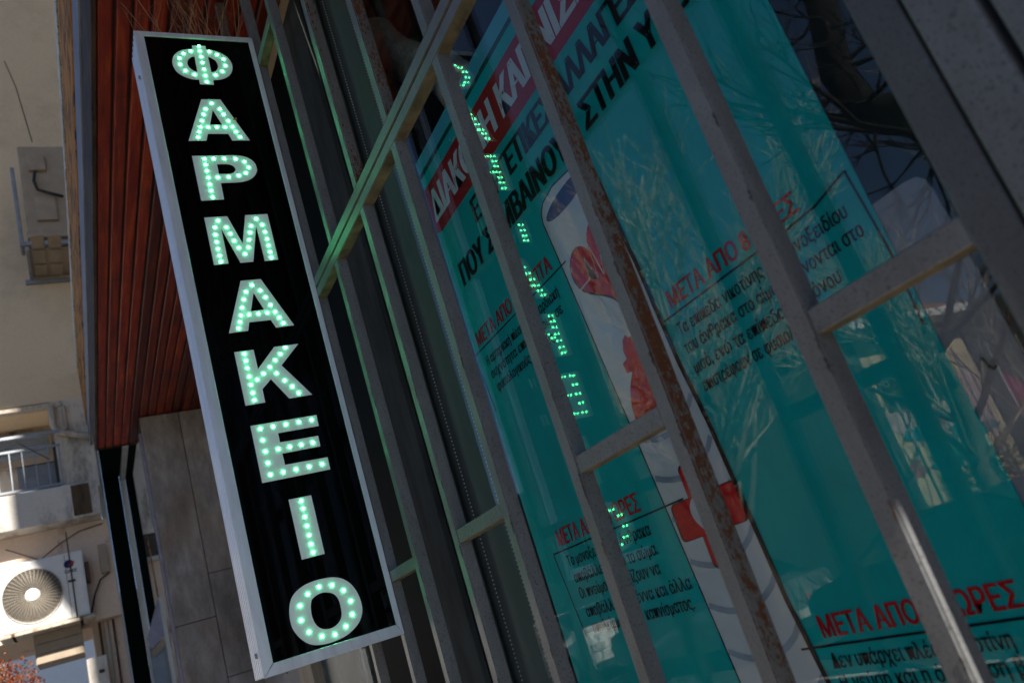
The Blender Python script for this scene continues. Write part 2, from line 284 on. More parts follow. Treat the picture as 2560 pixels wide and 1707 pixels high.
# sign lettering outlines and lamp spots, metres on the sign face (y, z)
LETTERS = [('phi',[[(0.6301,2.6031),(0.6316,2.6098),(0.6337,2.6167),(0.6363,2.6236),(0.6394,2.6301),(0.6429,2.6361),(0.6469,2.6415),(0.6515,2.6466),(0.6564,2.6513),(0.6616,2.6555),(0.6668,2.6593),(0.6722,2.6625),(0.6777,2.6653),(0.6834,2.6676),(0.6892,2.6695),(0.695,2.6713),(0.7008,2.6727),(0.7067,2.6737),(0.7127,2.6745),(0.7187,2.6752),(0.7247,2.6761),(0.7271,2.6955),(0.7842,2.6971),(0.7842,2.6786),(0.789,2.678),(0.7938,2.6775),(0.7986,2.677),(0.8036,2.6762),(0.8089,2.675),(0.8146,2.6735),(0.8207,2.6717),(0.8269,2.6696),(0.8331,2.667),(0.8391,2.6639),(0.8451,2.66),(0.8513,2.6555),(0.8572,2.6505),(0.8626,2.6453),(0.8672,2.6401),(0.8708,2.6348),(0.8737,2.6293),(0.8759,2.6237),(0.8777,2.6179),(0.879,2.6121),(0.88,2.6061),(0.8804,2.5999),(0.8804,2.5936),(0.8799,2.5873),(0.879,2.5812),(0.8776,2.5752),(0.8758,2.5692),(0.8735,2.5632),(0.8708,2.5575),(0.8677,2.5521),(0.8641,2.547),(0.8602,2.5421),(0.8558,2.5374),(0.8512,2.5331),(0.8463,2.5293),(0.8413,2.5259),(0.836,2.5229),(0.8304,2.5202),(0.8246,2.5179),(0.8185,2.5158),(0.812,2.5141),(0.8051,2.5129),(0.7981,2.5119),(0.7909,2.5109),(0.7839,2.5098),(0.782,2.4845),(0.7244,2.4849),(0.7244,2.5091),(0.7183,2.5095),(0.7122,2.5097),(0.706,2.51),(0.7,2.5106),(0.6939,2.5119),(0.6877,2.5138),(0.6815,2.5161),(0.6753,2.5189),(0.6693,2.5219),(0.6638,2.5252),(0.6587,2.5287),(0.6537,2.5324),(0.6491,2.5364),(0.645,2.5407),(0.6414,2.5452),(0.6385,2.5499),(0.6361,2.5549),(0.6341,2.5601),(0.6326,2.5656),(0.6313,2.5713),(0.6303,2.5773),(0.6295,2.5836),(0.6292,2.5901),(0.6293,2.5966)],[(0.7274,2.6361),(0.7243,2.6352),(0.7211,2.6345),(0.7179,2.6336),(0.7148,2.6325),(0.7117,2.6307),(0.7086,2.6283),(0.7054,2.6254),(0.7023,2.6221),(0.6996,2.6186),(0.6972,2.6151),(0.6953,2.6115),(0.6938,2.6078),(0.6926,2.6039),(0.6916,2.6),(0.6911,2.5962),(0.6908,2.5924),(0.6908,2.5887),(0.6912,2.5849),(0.6918,2.5813),(0.6928,2.5779),(0.6943,2.5746),(0.6961,2.5714),(0.6982,2.5683),(0.7005,2.5655),(0.7027,2.563),(0.7049,2.5608),(0.7072,2.5588),(0.7096,2.5571),(0.712,2.5556),(0.7142,2.5542),(0.7164,2.5532),(0.7185,2.5524),(0.7206,2.5518),(0.7227,2.5512),(0.7247,2.5505)],[(0.7847,2.6382),(0.7875,2.6372),(0.7903,2.6362),(0.793,2.6353),(0.7958,2.6341),(0.7985,2.6325),(0.8012,2.6305),(0.804,2.6282),(0.8067,2.6256),(0.8092,2.6227),(0.8113,2.6197),(0.8132,2.6165),(0.8148,2.613),(0.8161,2.6093),(0.8171,2.6055),(0.8178,2.6017),(0.8182,2.5979),(0.8182,2.5938),(0.818,2.5898),(0.8174,2.5858),(0.8166,2.582),(0.8153,2.5784),(0.8137,2.5748),(0.8118,2.5714),(0.8098,2.5682),(0.8078,2.5654),(0.8058,2.563),(0.8036,2.5609),(0.8014,2.5591),(0.7991,2.5576),(0.7967,2.5562),(0.7942,2.555),(0.7915,2.5541),(0.7887,2.5534),(0.786,2.5527),(0.7832,2.552)]],[(0.7558,2.6941),(0.7553,2.6664),(0.7555,2.6354),(0.7551,2.6031),(0.755,2.5668),(0.7547,2.532),(0.7545,2.499),(0.7163,2.6637),(0.6836,2.6483),(0.6628,2.6215),(0.6597,2.5875),(0.6762,2.5547),(0.71,2.5352),(0.7951,2.6661),(0.8255,2.651),(0.8491,2.6274),(0.8507,2.5923),(0.8313,2.5593),(0.7983,2.5372)]),('alpha',[[(0.7147,2.4038),(0.7937,2.4056),(0.8779,2.1921),(0.8041,2.1919),(0.7942,2.2262),(0.7105,2.2259),(0.6981,2.1904),(0.6269,2.1895)],[(0.7525,2.3496),(0.7774,2.2727),(0.7271,2.272)]],[(0.7538,2.3838),(0.7238,2.353),(0.7104,2.3246),(0.6981,2.2916),(0.6867,2.2593),(0.6766,2.2345),(0.6674,2.2072),(0.7826,2.3545),(0.7936,2.3264),(0.8063,2.2922),(0.8184,2.2617),(0.8282,2.2367),(0.8396,2.2096),(0.7167,2.2588),(0.753,2.2593),(0.7871,2.2597)]),('rho',[[(0.627,2.1137),(0.7947,2.1157),(0.8009,2.1152),(0.8071,2.1148),(0.8134,2.1144),(0.8196,2.1136),(0.8257,2.1124),(0.8319,2.1106),(0.8381,2.1085),(0.8442,2.1059),(0.8499,2.103),(0.8552,2.0996),(0.86,2.0957),(0.8644,2.0914),(0.8684,2.0866),(0.8719,2.0814),(0.8746,2.0759),(0.8765,2.0698),(0.8778,2.063),(0.8784,2.056),(0.8784,2.0492),(0.8779,2.0428),(0.8766,2.0369),(0.8747,2.0314),(0.8722,2.026),(0.8692,2.0209),(0.8657,2.0159),(0.8616,2.0111),(0.8569,2.0064),(0.8517,2.0019),(0.8462,1.9978),(0.8406,1.9943),(0.8348,1.9913),(0.8287,1.9888),(0.8224,1.9868),(0.8162,1.9851),(0.8101,1.9836),(0.8042,1.9825),(0.7984,1.9818),(0.7927,1.9814),(0.787,1.9811),(0.7813,1.9806),(0.7177,1.9793),(0.7157,1.8997),(0.6255,1.8974)],[(0.7188,2.072),(0.7552,2.0726),(0.7589,2.0721),(0.7627,2.0717),(0.7665,2.0713),(0.7701,2.0707),(0.7733,2.0696),(0.7763,2.0682),(0.779,2.0664),(0.7815,2.0643),(0.7837,2.0621),(0.7856,2.0598),(0.7871,2.0574),(0.7884,2.0546),(0.7893,2.0518),(0.7898,2.049),(0.7899,2.0463),(0.7894,2.0437),(0.7885,2.041),(0.7871,2.0384),(0.7855,2.036),(0.7837,2.0338),(0.7817,2.0318),(0.7793,2.03),(0.7768,2.0283),(0.774,2.0269),(0.7712,2.0257),(0.7682,2.0248),(0.765,2.0242),(0.7617,2.0238),(0.7584,2.0234),(0.7551,2.023),(0.7178,2.023)]],[(0.6737,2.0984),(0.7105,2.0992),(0.7538,2.0987),(0.7999,2.0971),(0.8333,2.0827),(0.8445,2.0538),(0.8279,2.026),(0.7964,2.0137),(0.7545,2.0078),(0.7105,2.0066),(0.6732,2.0703),(0.6729,2.0394),(0.6726,2.006),(0.6723,1.9735),(0.6725,1.9431),(0.6725,1.9114)]),('mu',[[(0.6228,1.8173),(0.7126,1.8184),(0.7492,1.6881),(0.7849,1.8203),(0.8763,1.8213),(0.8756,1.6034),(0.8206,1.6021),(0.8188,1.7677),(0.7747,1.6023),(0.7239,1.6015),(0.6786,1.765),(0.6771,1.6015),(0.6212,1.6)]],[(0.673,1.7995),(0.6556,1.7692),(0.6515,1.7353),(0.65,1.7017),(0.6495,1.6701),(0.6495,1.6396),(0.6498,1.6125),(0.6997,1.767),(0.7098,1.7362),(0.7185,1.7031),(0.7304,1.6695),(0.7493,1.6394),(0.7684,1.6685),(0.7778,1.7034),(0.7882,1.7371),(0.7989,1.7678),(0.826,1.8004),(0.8447,1.7707),(0.8487,1.7366),(0.8502,1.7029),(0.85,1.6721),(0.8504,1.641),(0.8498,1.6159)]),('alpha',[[(0.7082,1.5204),(0.7872,1.5211),(0.875,1.3045),(0.8028,1.3029),(0.7895,1.3386),(0.706,1.3379),(0.6946,1.3025),(0.6222,1.3012)],[(0.7471,1.463),(0.7736,1.3856),(0.7215,1.3842)]],[(0.7483,1.4974),(0.7192,1.4699),(0.7044,1.4376),(0.6914,1.4031),(0.6803,1.37),(0.6713,1.3431),(0.6613,1.3169),(0.7755,1.4704),(0.789,1.4386),(0.8016,1.4028),(0.813,1.371),(0.8243,1.3446),(0.8349,1.3184),(0.7109,1.3704),(0.7475,1.3701),(0.782,1.3705)]),('kappa',[[(0.6257,1.2208),(0.6985,1.2206),(0.6992,1.1394),(0.7782,1.2219),(0.8734,1.2229),(0.7897,1.1414),(0.8798,1.0041),(0.7901,1.0034),(0.7384,1.0919),(0.6989,1.0561),(0.6985,1.0022),(0.6253,1.0012)]],[(0.6612,1.2078),(0.6612,1.1788),(0.6605,1.1488),(0.6612,1.1137),(0.6608,1.0796),(0.6607,1.0471),(0.6607,1.0177),(0.6874,1.0973),(0.7155,1.1173),(0.7448,1.1405),(0.7701,1.1663),(0.7953,1.1891),(0.8197,1.2134),(0.7641,1.1116),(0.7881,1.0778),(0.8116,1.0488),(0.8292,1.0188)]),('epsilon',[[(0.6268,0.9201),(0.8766,0.9201),(0.875,0.8751),(0.7195,0.8746),(0.7192,0.8383),(0.8642,0.8368),(0.863,0.795),(0.7183,0.7941),(0.7187,0.7502),(0.88,0.7479),(0.879,0.6995),(0.6254,0.7001)]],[(0.6596,0.9028),(0.7067,0.9029),(0.7548,0.9032),(0.8042,0.9037),(0.8535,0.9035),(0.6595,0.8583),(0.6598,0.8139),(0.6597,0.7692),(0.66,0.7245),(0.7073,0.8139),(0.7502,0.8142),(0.7941,0.8144),(0.838,0.8147),(0.7066,0.7247),(0.7544,0.7251),(0.8038,0.7255),(0.8535,0.7253)]),('iota',[[(0.7033,0.62),(0.7867,0.6186),(0.7863,0.3991),(0.7026,0.399)]],[(0.7466,0.605),(0.7472,0.5768),(0.7471,0.5459),(0.7467,0.5119),(0.7469,0.4773),(0.7467,0.4443),(0.7472,0.4147)]),('omicron',[[(0.6233,0.2402),(0.6248,0.2466),(0.6267,0.2531),(0.6288,0.2596),(0.6313,0.2658),(0.6342,0.2715),(0.6375,0.2766),(0.6411,0.2813),(0.645,0.2857),(0.6494,0.2898),(0.6542,0.2937),(0.6595,0.2973),(0.6654,0.3006),(0.6716,0.3036),(0.678,0.3063),(0.6845,0.3087),(0.6912,0.3108),(0.698,0.3125),(0.705,0.3139),(0.7121,0.315),(0.7194,0.3159),(0.7269,0.3165),(0.7346,0.3168),(0.7424,0.3168),(0.7502,0.3166),(0.7579,0.3163),(0.7656,0.3157),(0.7734,0.315),(0.7811,0.3141),(0.7886,0.3129),(0.7957,0.3113),(0.8025,0.3093),(0.8089,0.3072),(0.8151,0.3046),(0.8211,0.3016),(0.8269,0.298),(0.8326,0.2937),(0.8381,0.2889),(0.8434,0.2837),(0.8483,0.278),(0.8527,0.2719),(0.8567,0.2652),(0.8603,0.258),(0.8634,0.2505),(0.8662,0.2428),(0.8685,0.2353),(0.8703,0.2278),(0.8717,0.2202),(0.8727,0.2126),(0.8733,0.2053),(0.8735,0.1982),(0.8734,0.1914),(0.8729,0.1849),(0.8721,0.1785),(0.8707,0.1724),(0.8688,0.1664),(0.8663,0.1604),(0.8632,0.1546),(0.8596,0.1489),(0.8556,0.1435),(0.8513,0.1385),(0.8466,0.1339),(0.8415,0.1296),(0.836,0.1257),(0.8302,0.122),(0.8241,0.1185),(0.8178,0.1152),(0.8113,0.1121),(0.8045,0.1093),(0.7971,0.1067),(0.789,0.1046),(0.78,0.1027),(0.7701,0.1011),(0.7599,0.0999),(0.7496,0.099),(0.7397,0.0987),(0.7301,0.0988),(0.7203,0.0995),(0.7108,0.1005),(0.7019,0.1019),(0.6938,0.1035),(0.6868,0.1054),(0.6806,0.1076),(0.675,0.1101),(0.6696,0.1131),(0.6643,0.1166),(0.659,0.1207),(0.6539,0.1253),(0.649,0.1303),(0.6444,0.1358),(0.6401,0.1417),(0.6359,0.1481),(0.6319,0.1552),(0.6283,0.1626),(0.6252,0.17),(0.6227,0.177),(0.621,0.1837),(0.6201,0.1903),(0.6196,0.1968),(0.6195,0.2032),(0.6195,0.2095),(0.6197,0.2157),(0.6202,0.2219),(0.6209,0.228),(0.6219,0.2341)],[(0.6976,0.2354),(0.6989,0.2402),(0.7003,0.2447),(0.7021,0.2489),(0.7042,0.2527),(0.7068,0.256),(0.7102,0.2589),(0.7142,0.2614),(0.7185,0.2636),(0.7229,0.2653),(0.7271,0.2668),(0.7311,0.2679),(0.735,0.2686),(0.7389,0.2691),(0.7429,0.2692),(0.7468,0.2691),(0.7509,0.2688),(0.7551,0.2682),(0.7593,0.2673),(0.7635,0.2661),(0.7675,0.2647),(0.7715,0.263),(0.7756,0.261),(0.7796,0.2587),(0.7833,0.256),(0.7865,0.2529),(0.7893,0.2493),(0.7918,0.2452),(0.7939,0.2408),(0.7957,0.2361),(0.7971,0.2311),(0.798,0.2258),(0.7986,0.22),(0.7988,0.214),(0.7987,0.2081),(0.7986,0.2025),(0.7984,0.1972),(0.798,0.1919),(0.7974,0.1868),(0.7965,0.1821),(0.7954,0.1777),(0.7941,0.1739),(0.7926,0.1706),(0.7908,0.1675),(0.7887,0.1646),(0.7862,0.1618),(0.7833,0.159),(0.78,0.1563),(0.7765,0.1537),(0.7727,0.1514),(0.7687,0.1495),(0.7645,0.1479),(0.76,0.1466),(0.7553,0.1455),(0.7506,0.1449),(0.746,0.1446),(0.7414,0.1448),(0.7366,0.1455),(0.732,0.1465),(0.7275,0.1478),(0.7234,0.1494),(0.7197,0.1512),(0.7162,0.1534),(0.713,0.1558),(0.7101,0.1586),(0.7074,0.1615),(0.7049,0.1647),(0.7027,0.1682),(0.7008,0.1719),(0.6991,0.176),(0.6976,0.1803),(0.6964,0.185),(0.6955,0.1901),(0.6948,0.1954),(0.6944,0.2009),(0.6942,0.2064),(0.6944,0.2122),(0.6948,0.2182),(0.6955,0.2243),(0.6964,0.2301)]],[(0.7402,0.2921),(0.7858,0.2853),(0.8217,0.2575),(0.8381,0.2146),(0.8326,0.1691),(0.8005,0.1364),(0.7574,0.1207),(0.7124,0.1278),(0.6726,0.1539),(0.6558,0.1987),(0.662,0.247),(0.6962,0.278)])]
# ------------------------------------------------------------------ ground and street
g = box('ground', (-120, -120, -1.83), (60, 60, -1.73), M_asph); tag(g, kind='structure')
g = box('pavement', (-11.5, -1.55, -1.73), (40, 1.3, -1.6), M_pave, bev=0.01); tag(g, kind='structure')
g = box('far_pavement', (-8.7, -9.6, -1.73), (40, -7.4, -1.6), M_pave, bev=0.01); tag(g, kind='structure')
g = box('road_marking', (-60, -4.55, -1.7299), (40, -4.43, -1.7259), M_line); tag(g, kind='structure')

# ------------------------------------------------------------------ shop building: walls, dark room, added shadow slab
sb = thing('shop_building', 'shop building with dark marble cladding behind the painted grille', 'building', (0, 1.4, -1.6))
box('wall', (-9.9, 1.66, -1.6), (-7.3, 1.9, 3.45), M_grey, sb)
box('wall', (-9.97, 1.35, 3.45), (8, 4.0, 14), M_stucco, sb)
box('wall', (2.2, 1.05, -1.6), (8, 4.0, 3.45), M_stucco, sb)
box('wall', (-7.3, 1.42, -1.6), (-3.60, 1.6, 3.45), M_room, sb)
box('post', (-6.38, 1.30, -1.6), (-5.95, 1.418, 3.40), grimy('tan_post', (0.40, 0.32, 0.22), (0.2, 0.15, 0.1)), sb, .006)
box('panel', (-7.28, 1.36, -1.6), (-6.40, 1.418, 3.40), M_grey, sb, .004)
for i in range(4):
    box('marble_slab', (-5.93, 1.37, -1.6 + i*1.25), (-4.83, 1.418, -1.6 + (i+1)*1.25 - .008), M_dmarble, sb, .003)
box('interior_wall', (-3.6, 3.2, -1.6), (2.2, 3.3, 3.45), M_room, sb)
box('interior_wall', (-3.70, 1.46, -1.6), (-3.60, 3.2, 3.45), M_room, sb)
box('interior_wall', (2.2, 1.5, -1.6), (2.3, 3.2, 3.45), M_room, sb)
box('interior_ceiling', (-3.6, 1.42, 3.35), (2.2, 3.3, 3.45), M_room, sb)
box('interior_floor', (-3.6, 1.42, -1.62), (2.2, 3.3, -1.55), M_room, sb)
bm = bmesh.new()                                             # unseen slab added to cast the sun's shadow edges, outline stepped to shape them
prof = [(1.04, 3.36), (-.70, 3.36), (-.70, 13.7), (-1.02, 14.4), (-1.31, 15.0), (-1.31, 15.35), (-1.15, 15.8), (-1.15, 26), (1.04, 26)]
A = [bm.verts.new((2.8, p[0], p[1])) for p in prof]; B = [bm.verts.new((3.25, p[0], p[1])) for p in prof]
bm.faces.new(A); bm.faces.new(B[::-1])
for i in range(9): bm.faces.new((A[i], A[(i+1) % 9], B[(i+1) % 9], B[i]))
add('shadow_slab', mk(bm, 'shadow_slab'), M_stucco, sb)
box('top_shadow_slab', (2.8, -3.2, 17.2), (3.25, -1.152, 27), M_stucco, sb)  # added out of view to keep sun off the upper far wall
box('lower_wall', (-3.6, 1.33, -1.6), (2.2, 1.40, -1.05), M_dmarble, sb)

# shop window
sw = thing('shop_window', 'large double glazed shop window behind the metal grille', 'window', (-1.2, 1.36, -1.05))
box('glass_pane', (-2.70, 1.3566, -1.05), (2.1, 1.357, 3.30), M_glass, sw)
box('glass_pane', (-2.70, 1.3666, -1.05), (2.1, 1.367, 3.30), M_glass, sw)
box('frame', (-2.726, 1.402, -1.05), (-2.702, 1.44, 3.30), M_gmetal, sw, .003)
box('frame', (-0.345, 1.33, -1.05), (-0.30, 1.355, 3.30), M_gmetal, sw, .003)
box('frame', (-2.70, 1.37, 3.30), (2.1, 1.40, 3.35), M_gmetal, sw, .003)
# side leaf with a roller blind behind
dr = thing('side_door', 'grey metal door leaf with a dark slit beside the blind', 'door', (-3.3, 1.36, -1.6))
box('door_leaf', (-3.56, 1.36, -1.6), (-3.255, 1.41, 3.34), M_panel, dr, .004)
box('dark_slit', (-3.255, 1.385, -1.6), (-3.215, 1.41, 3.34), M_dark, dr)
box('jamb', (-3.215, 1.39, -1.6), (-3.10, 1.412, 3.34), M_panel, dr, .004)
gl = thing('side_light', 'narrow dark glass light between sign and grey door leaf', 'window', (-4.2, 1.40, -1.6))
box('glass_pane', (-4.80, 1.372, -1.6), (-3.57, 1.378, 3.34), M_bglass, gl)
bl = thing('roller_blind', 'grey-green roller blind with two beaded chains behind the glass', 'blind', (-2.9, 1.42, -1.5))
bm = bmesh.new()
N = 24
pv = None
for i in range(N+1):
    x = -3.15 + (0.42) * i / N; y = 1.43 + 0.012 * math.sin((i / N) * math.pi * 3)
    a, b = bm.verts.new((x, y, -1.5)), bm.verts.new((x, y, 3.32))
    if pv: bm.faces.new((pv[0], a, b, pv[1])).smooth = True
    pv = (a, b)
add('fabric', mk(bm, 'fabric'), M_blind, bl)
for cx in (-3.020, -2.775):
    bm = bmesh.new(); z = -0.6
    while z < 3.3:
        r = 0.0042
        vs = [bm.verts.new((dx*r, dy*r, z + dz*r)) for dx, dy, dz in ((1,0,0),(0,1,0),(-1,0,0),(0,-1,0),(0,0,1.2),(0,0,-1.2))]
        for k in range(4):
            bm.faces.new((vs[k], vs[(k+1)%4], vs[4])); bm.faces.new((vs[(k+1)%4], vs[k], vs[5]))
        z += 0.0165
    tag(add('bead_chain', mk(bm, 'bead_chain'), M_bead, bl, (cx, 1.408, 0)), kind='stuff')

# ventilation duct inside
du = thing('ventilation_duct', 'corrugated silver ventilation duct hanging inside behind the glass', 'duct', (-3.2, 1.85, 2.6))
path = [Vector(p) for p in ((-3.55, 1.9, 3.45), (-3.45, 1.9, 3.2), (-3.28, 1.88, 2.95), (-3.05, 1.85, 2.70), (-2.86, 1.85, 2.50), (-2.78, 1.85, 2.36))]
pts = []; rad = []
for i in range(len(path)-1):
    for k in range(12):
        pts.append(path[i].lerp(path[i+1], k/12)); rad.append(0.098 if k % 2 else 0.112)
M_duct = plain('duct_foil', (0.60, 0.63, 0.62), 0.35, 0.3, .3, 20)
tube('hose', pts, rad, M_duct, du, 14)
tube('collar', [(-2.79, 1.85, 2.38), (-2.74, 1.85, 2.28)], 0.118, M_pvc, du, 14)

# ------------------------------------------------------------------ poster on the glass
PX = 1.3775
po = thing('window_poster', 'teal poster in Greek about giving up smoking stuck inside window', 'poster', (-1.71, PX, -0.9))
def quad(name, pts, lvl, mat, par=po): return flat(name, [pts], 'y', lvl, mat, par, 0.0002)
box('backing_sheet', (-2.545, PX + .0005, -0.95), (-0.872, PX + .003, 1.69), M_teal, po)
quad('top_strip', [(-2.545, 1.692), (-0.872, 1.692), (-0.872, 1.756), (-2.02, 1.756), (-2.545, 1.75)], PX, M_sky_band)
quad('dark_border', [(-2.545, 1.672), (-0.872, 1.672), (-0.872, 1.690), (-2.545, 1.690)], PX, M_tealdark)
quad('red_band', [(-2.548, 1.43), (-2.50, 1.415), (-0.876, 1.415), (-0.876, 1.622), (-2.545, 1.622)], PX, M_red)
body = [(-1.869, 1.06), (-1.862, 1.09), (-1.835, 1.115), (-1.76, 1.128), (-1.66, 1.118), (-1.60, 1.09), (-1.565, 1.04), (-1.545, .80), (-1.538, .711), (-1.527, .454), (-1.507, .285), (-1.503, .209), (-1.483, -.157), (-1.458, -.34), (-1.39, -.93), (-1.685, -.93), (-1.746, -.321), (-1.806, .376)]
quad('white_column', body, PX, M_white)
def strip(name, line, w, lvl, mat):
    L = []; Rr = []
    for i, p in enumerate(line):
        a = Vector(line[max(i-1, 0)]); b = Vector(line[min(i+1, len(line)-1)]); d = (b - a).normalized(); nn = Vector((-d.y, d.x)) * w / 2
        L.append((p[0] + nn.x, p[1] + nn.y)); Rr.append((p[0] - nn.x, p[1] - nn.y))
    return quad(name, L + Rr[::-1], lvl, mat)
L1 = PX - .0008; L2 = PX - .0016; L3 = PX - .0024
for k in range(12):                                        # grey rings fading down the column
    z = .33 - k * .115
    def cl(t, z=z): return (-1.80 + (z - .37) * -.08) * (1 - t) + (-1.515 + (z - .28) * -.09) * t
    strip('grey_ring', [(cl(t/8) + (.004 if t == 0 else (-.01 if t == 8 else 0)), z - .045 * math.sin(math.pi * (t/8) * .8) + .06 * (t/8)**2) for t in range(9)], .016, L1, M_arc)
strip('thick_line', [(-1.56, 1.02), (-1.545, .80), (-1.538, .711), (-1.527, .454), (-1.507, .285), (-1.503, .209), (-1.483, -.157), (-1.458, -.34), (-1.39, -.93)], .015, L2, M_ink)
strip('thin_line', [(-1.60, 1.09), (-1.66, 1.118), (-1.76, 1.128), (-1.835, 1.115), (-1.862, 1.09), (-1.869, 1.06), (-1.806, .376), (-1.746, -.321), (-1.685, -.93)], .005, L1, M_ink)
quad('column_opening', [(-1.715 + .132 * math.cos(a/24*math.tau), 1.066 + .030 * math.sin(a/24*math.tau) + .006*math.cos(a/24*math.tau)) for a in range(24)], L1, M_navy)
def heart_pts(cx, cz, w, h, rot=0):
    out = []
    for i in range(40):
        t = i / 40 * math.tau; x = 16 * math.sin(t)**3 / 17; y = (13*math.cos(t) - 5*math.cos(2*t) - 2*math.cos(3*t) - math.cos(4*t)) / 15
        x *= w/2; y *= h/2; out.append((cx + x*math.cos(rot) - y*math.sin(rot), cz + x*math.sin(rot) + y*math.cos(rot)))
    return out
quad('heart_outline', heart_pts(-1.695, .825, .262, .262, .22), L1, M_ink)
quad('heart', heart_pts(-1.695, .827, .250, .248, .22), L2, M_heart)
strip('pulse_line', [(-1.812, .797), (-1.745, .803), (-1.738, .868), (-1.708, .781), (-1.700, .893), (-1.678, .779), (-1.665, .835), (-1.60, .84)], .006, L3, M_white)
quad('organ', [(-1.707,.590),(-1.690,.600),(-1.679,.586),(-1.660,.585),(-1.650,.560),(-1.655,.53),(-1.62,.50),(-1.585,.45),(-1.575,.40),(-1.59,.345),(-1.64,.315),(-1.70,.318),(-1.755,.345),(-1.774,.376),(-1.771,.418),(-1.749,.464),(-1.714,.500),(-1.738,.505),(-1.742,.534),(-1.718,.540),(-1.721,.563)], L1, M_heart)
ccx, ccz, A, W = -1.632, .083, .128, .048
cr_ = []
for (cx_, cz_, a0) in ((W, A, 90), (A, W, 90), (A, -W, 0), (W, -A, 0), (-W, -A, -90), (-A, -W, -90), (-A, W, -180), (-W, A, -180)):
    rr_ = .016; sx = -rr_ if cx_ > 0 else rr_; sz = -rr_ if cz_ > 0 else rr_
    arc = [(cx_ + sx + rr_*math.cos(R_(q)), cz_ + sz + rr_*math.sin(R_(q))) for q in [a0 - 18*k_ for k_ in range(6)]]
    if len(cr_) and len(cr_) % 13 == 6: cr_.append({(A, W): (W, W), (W, -A): (W, -W), (-A, -W): (-W, -W), (-W, A): (-W, W)}[(cx_, cz_)])
    cr_ += arc
quad('cross_outline', [(ccx + x*1.05, ccz + y*1.05) for x, y in cr_], L1, M_ink)
quad('red_cross', [(ccx + x, ccz + y) for x, y in cr_], L2, M_heart)
quad('white_heart', heart_pts(ccx, ccz - .005, .125, .13), L3, M_white)
def T(s, x0, x1, z, cap, mat, bold=0.005, shear=0.0): text('lettering', s, x0, x1, z, cap, mat, po, L2, bold, 'y', shear)
T('ΔΙΑΚΟΠΗ ΚΑΠΝΙΣΜΑΤΟΣ', -2.525, -.905, 1.465, .118, M_white, .016)
T('ΕΥΕΡΓΕΤΙΚΕΣ ΑΛΛΑΓΕΣ', -2.243, -1.165, 1.292, .088, M_ink, .016)
T('ΠΟΥ ΣΥΜΒΑΙΝΟΥΝ ΣΤΗΝ ΥΓΕΙΑ', -2.466, -.955, 1.155, .088, M_ink, .016)
T('ΜΕΤΑ ΑΠΟ 20 ΛΕΠΤΑ', -2.501, -1.905, .922, .052, M_textred, .012)
T('Η αρτηριακή πίεση και η καρδιακή', -2.477, -1.915, .836, .035, M_ink)
T('συχνότητα επιστρέφουν σε', -2.473, -1.924, .784, .035, M_ink)
T('φυσιολογικούς ρυθμούς', -2.457, -2.02, .730, .035, M_ink)
T('ΜΕΤΑ ΑΠΟ 24 ΩΡΕΣ', -2.386, -1.893, .153, .052, M_textred, .012)
for s, a, b, z in (('Το μονοξείδιο του άνθρακα', -2.367, -1.884, .083), ('αποβάλλεται από το σώμα.', -2.358, -1.882, .029), ('Οι πνεύμονες αρχίζουν να', -2.356, -1.903, -.022), ('αποβάλλουν βλέννα και άλλα', -2.352, -1.794, -.080), ('υπολείμματα του καπνίσματος.', -2.343, -1.813, -.130)):
    T(s, a, b, z, .035, M_ink)
T('ΜΕΤΑ ΑΠΟ 8 ΩΡΕΣ', -1.480, -1.018, .576, .046, M_textred, .012)
for s, a, b, z in (('Τα επίπεδα νικοτίνης και μονοξειδίου', -1.486, -.924, .503), ('του άνθρακα στο αίμα μειώνονται στο', -1.489, -.909, .453), ('μισό, ενώ τα επίπεδα οξυγόνου', -1.483, -.998, .399), ('επιστρέφουν σε φυσιολογικά', -1.477, -1.08, .349)):
    T(s, a, b, z, .032, M_ink)
T('ΜΕΤΑ ΑΠΟ 48 ΩΡΕΣ', -1.420, -.951, -.248, .046, M_textred, .012)
T('Δεν υπάρχει πλέον νικοτίνη', -1.426, -1.00, -.312, .032, M_ink)
T('Η γεύση και η όσφρηση β', -1.425, -1.00, -.357, .032, M_ink)
for ln in ([(-2.555, .906), (-1.826, .906)], [(-2.555, .906), (-2.52, .677)], [(-2.442, .137), (-1.701, .137)], [(-2.442, .137), (-2.398, -.135)],
           [(-1.53, .560), (-1.066, .558), (-.98, .562), (-.889, .584)], [(-.889, .584), (-.883, .48), (-.879, .398), (-.885, .25)], [(-1.50, -.265), (-.90, -.266)]):
    strip('rule_line', ln, .005, L1 - .0002, M_ink)
cardb = thing('pale_sheet', 'pale rounded card sheet behind the glass right of poster', 'sheet', (-0.81, 1.385, -0.4))
flat('sheet', [[(-.92, -.6), (-.752, -.6), (-.757, .45), (-.762, .478), (-.775, .492), (-.80, .496), (-.92, .496)]], 'y', 1.3845, M_sheet, cardb, .004)
hk = thing('wall_hook', 'small black hook on the pale sheet right of poster', 'hook', (-.80, 1.37, .135))
tube('hook', [(-.818, 1.3795, .155), (-.814, 1.374, .150), (-.809, 1.371, .138), (-.802, 1.371, .130), (-.798, 1.374, .134)], .003, M_cable, hk, 6)

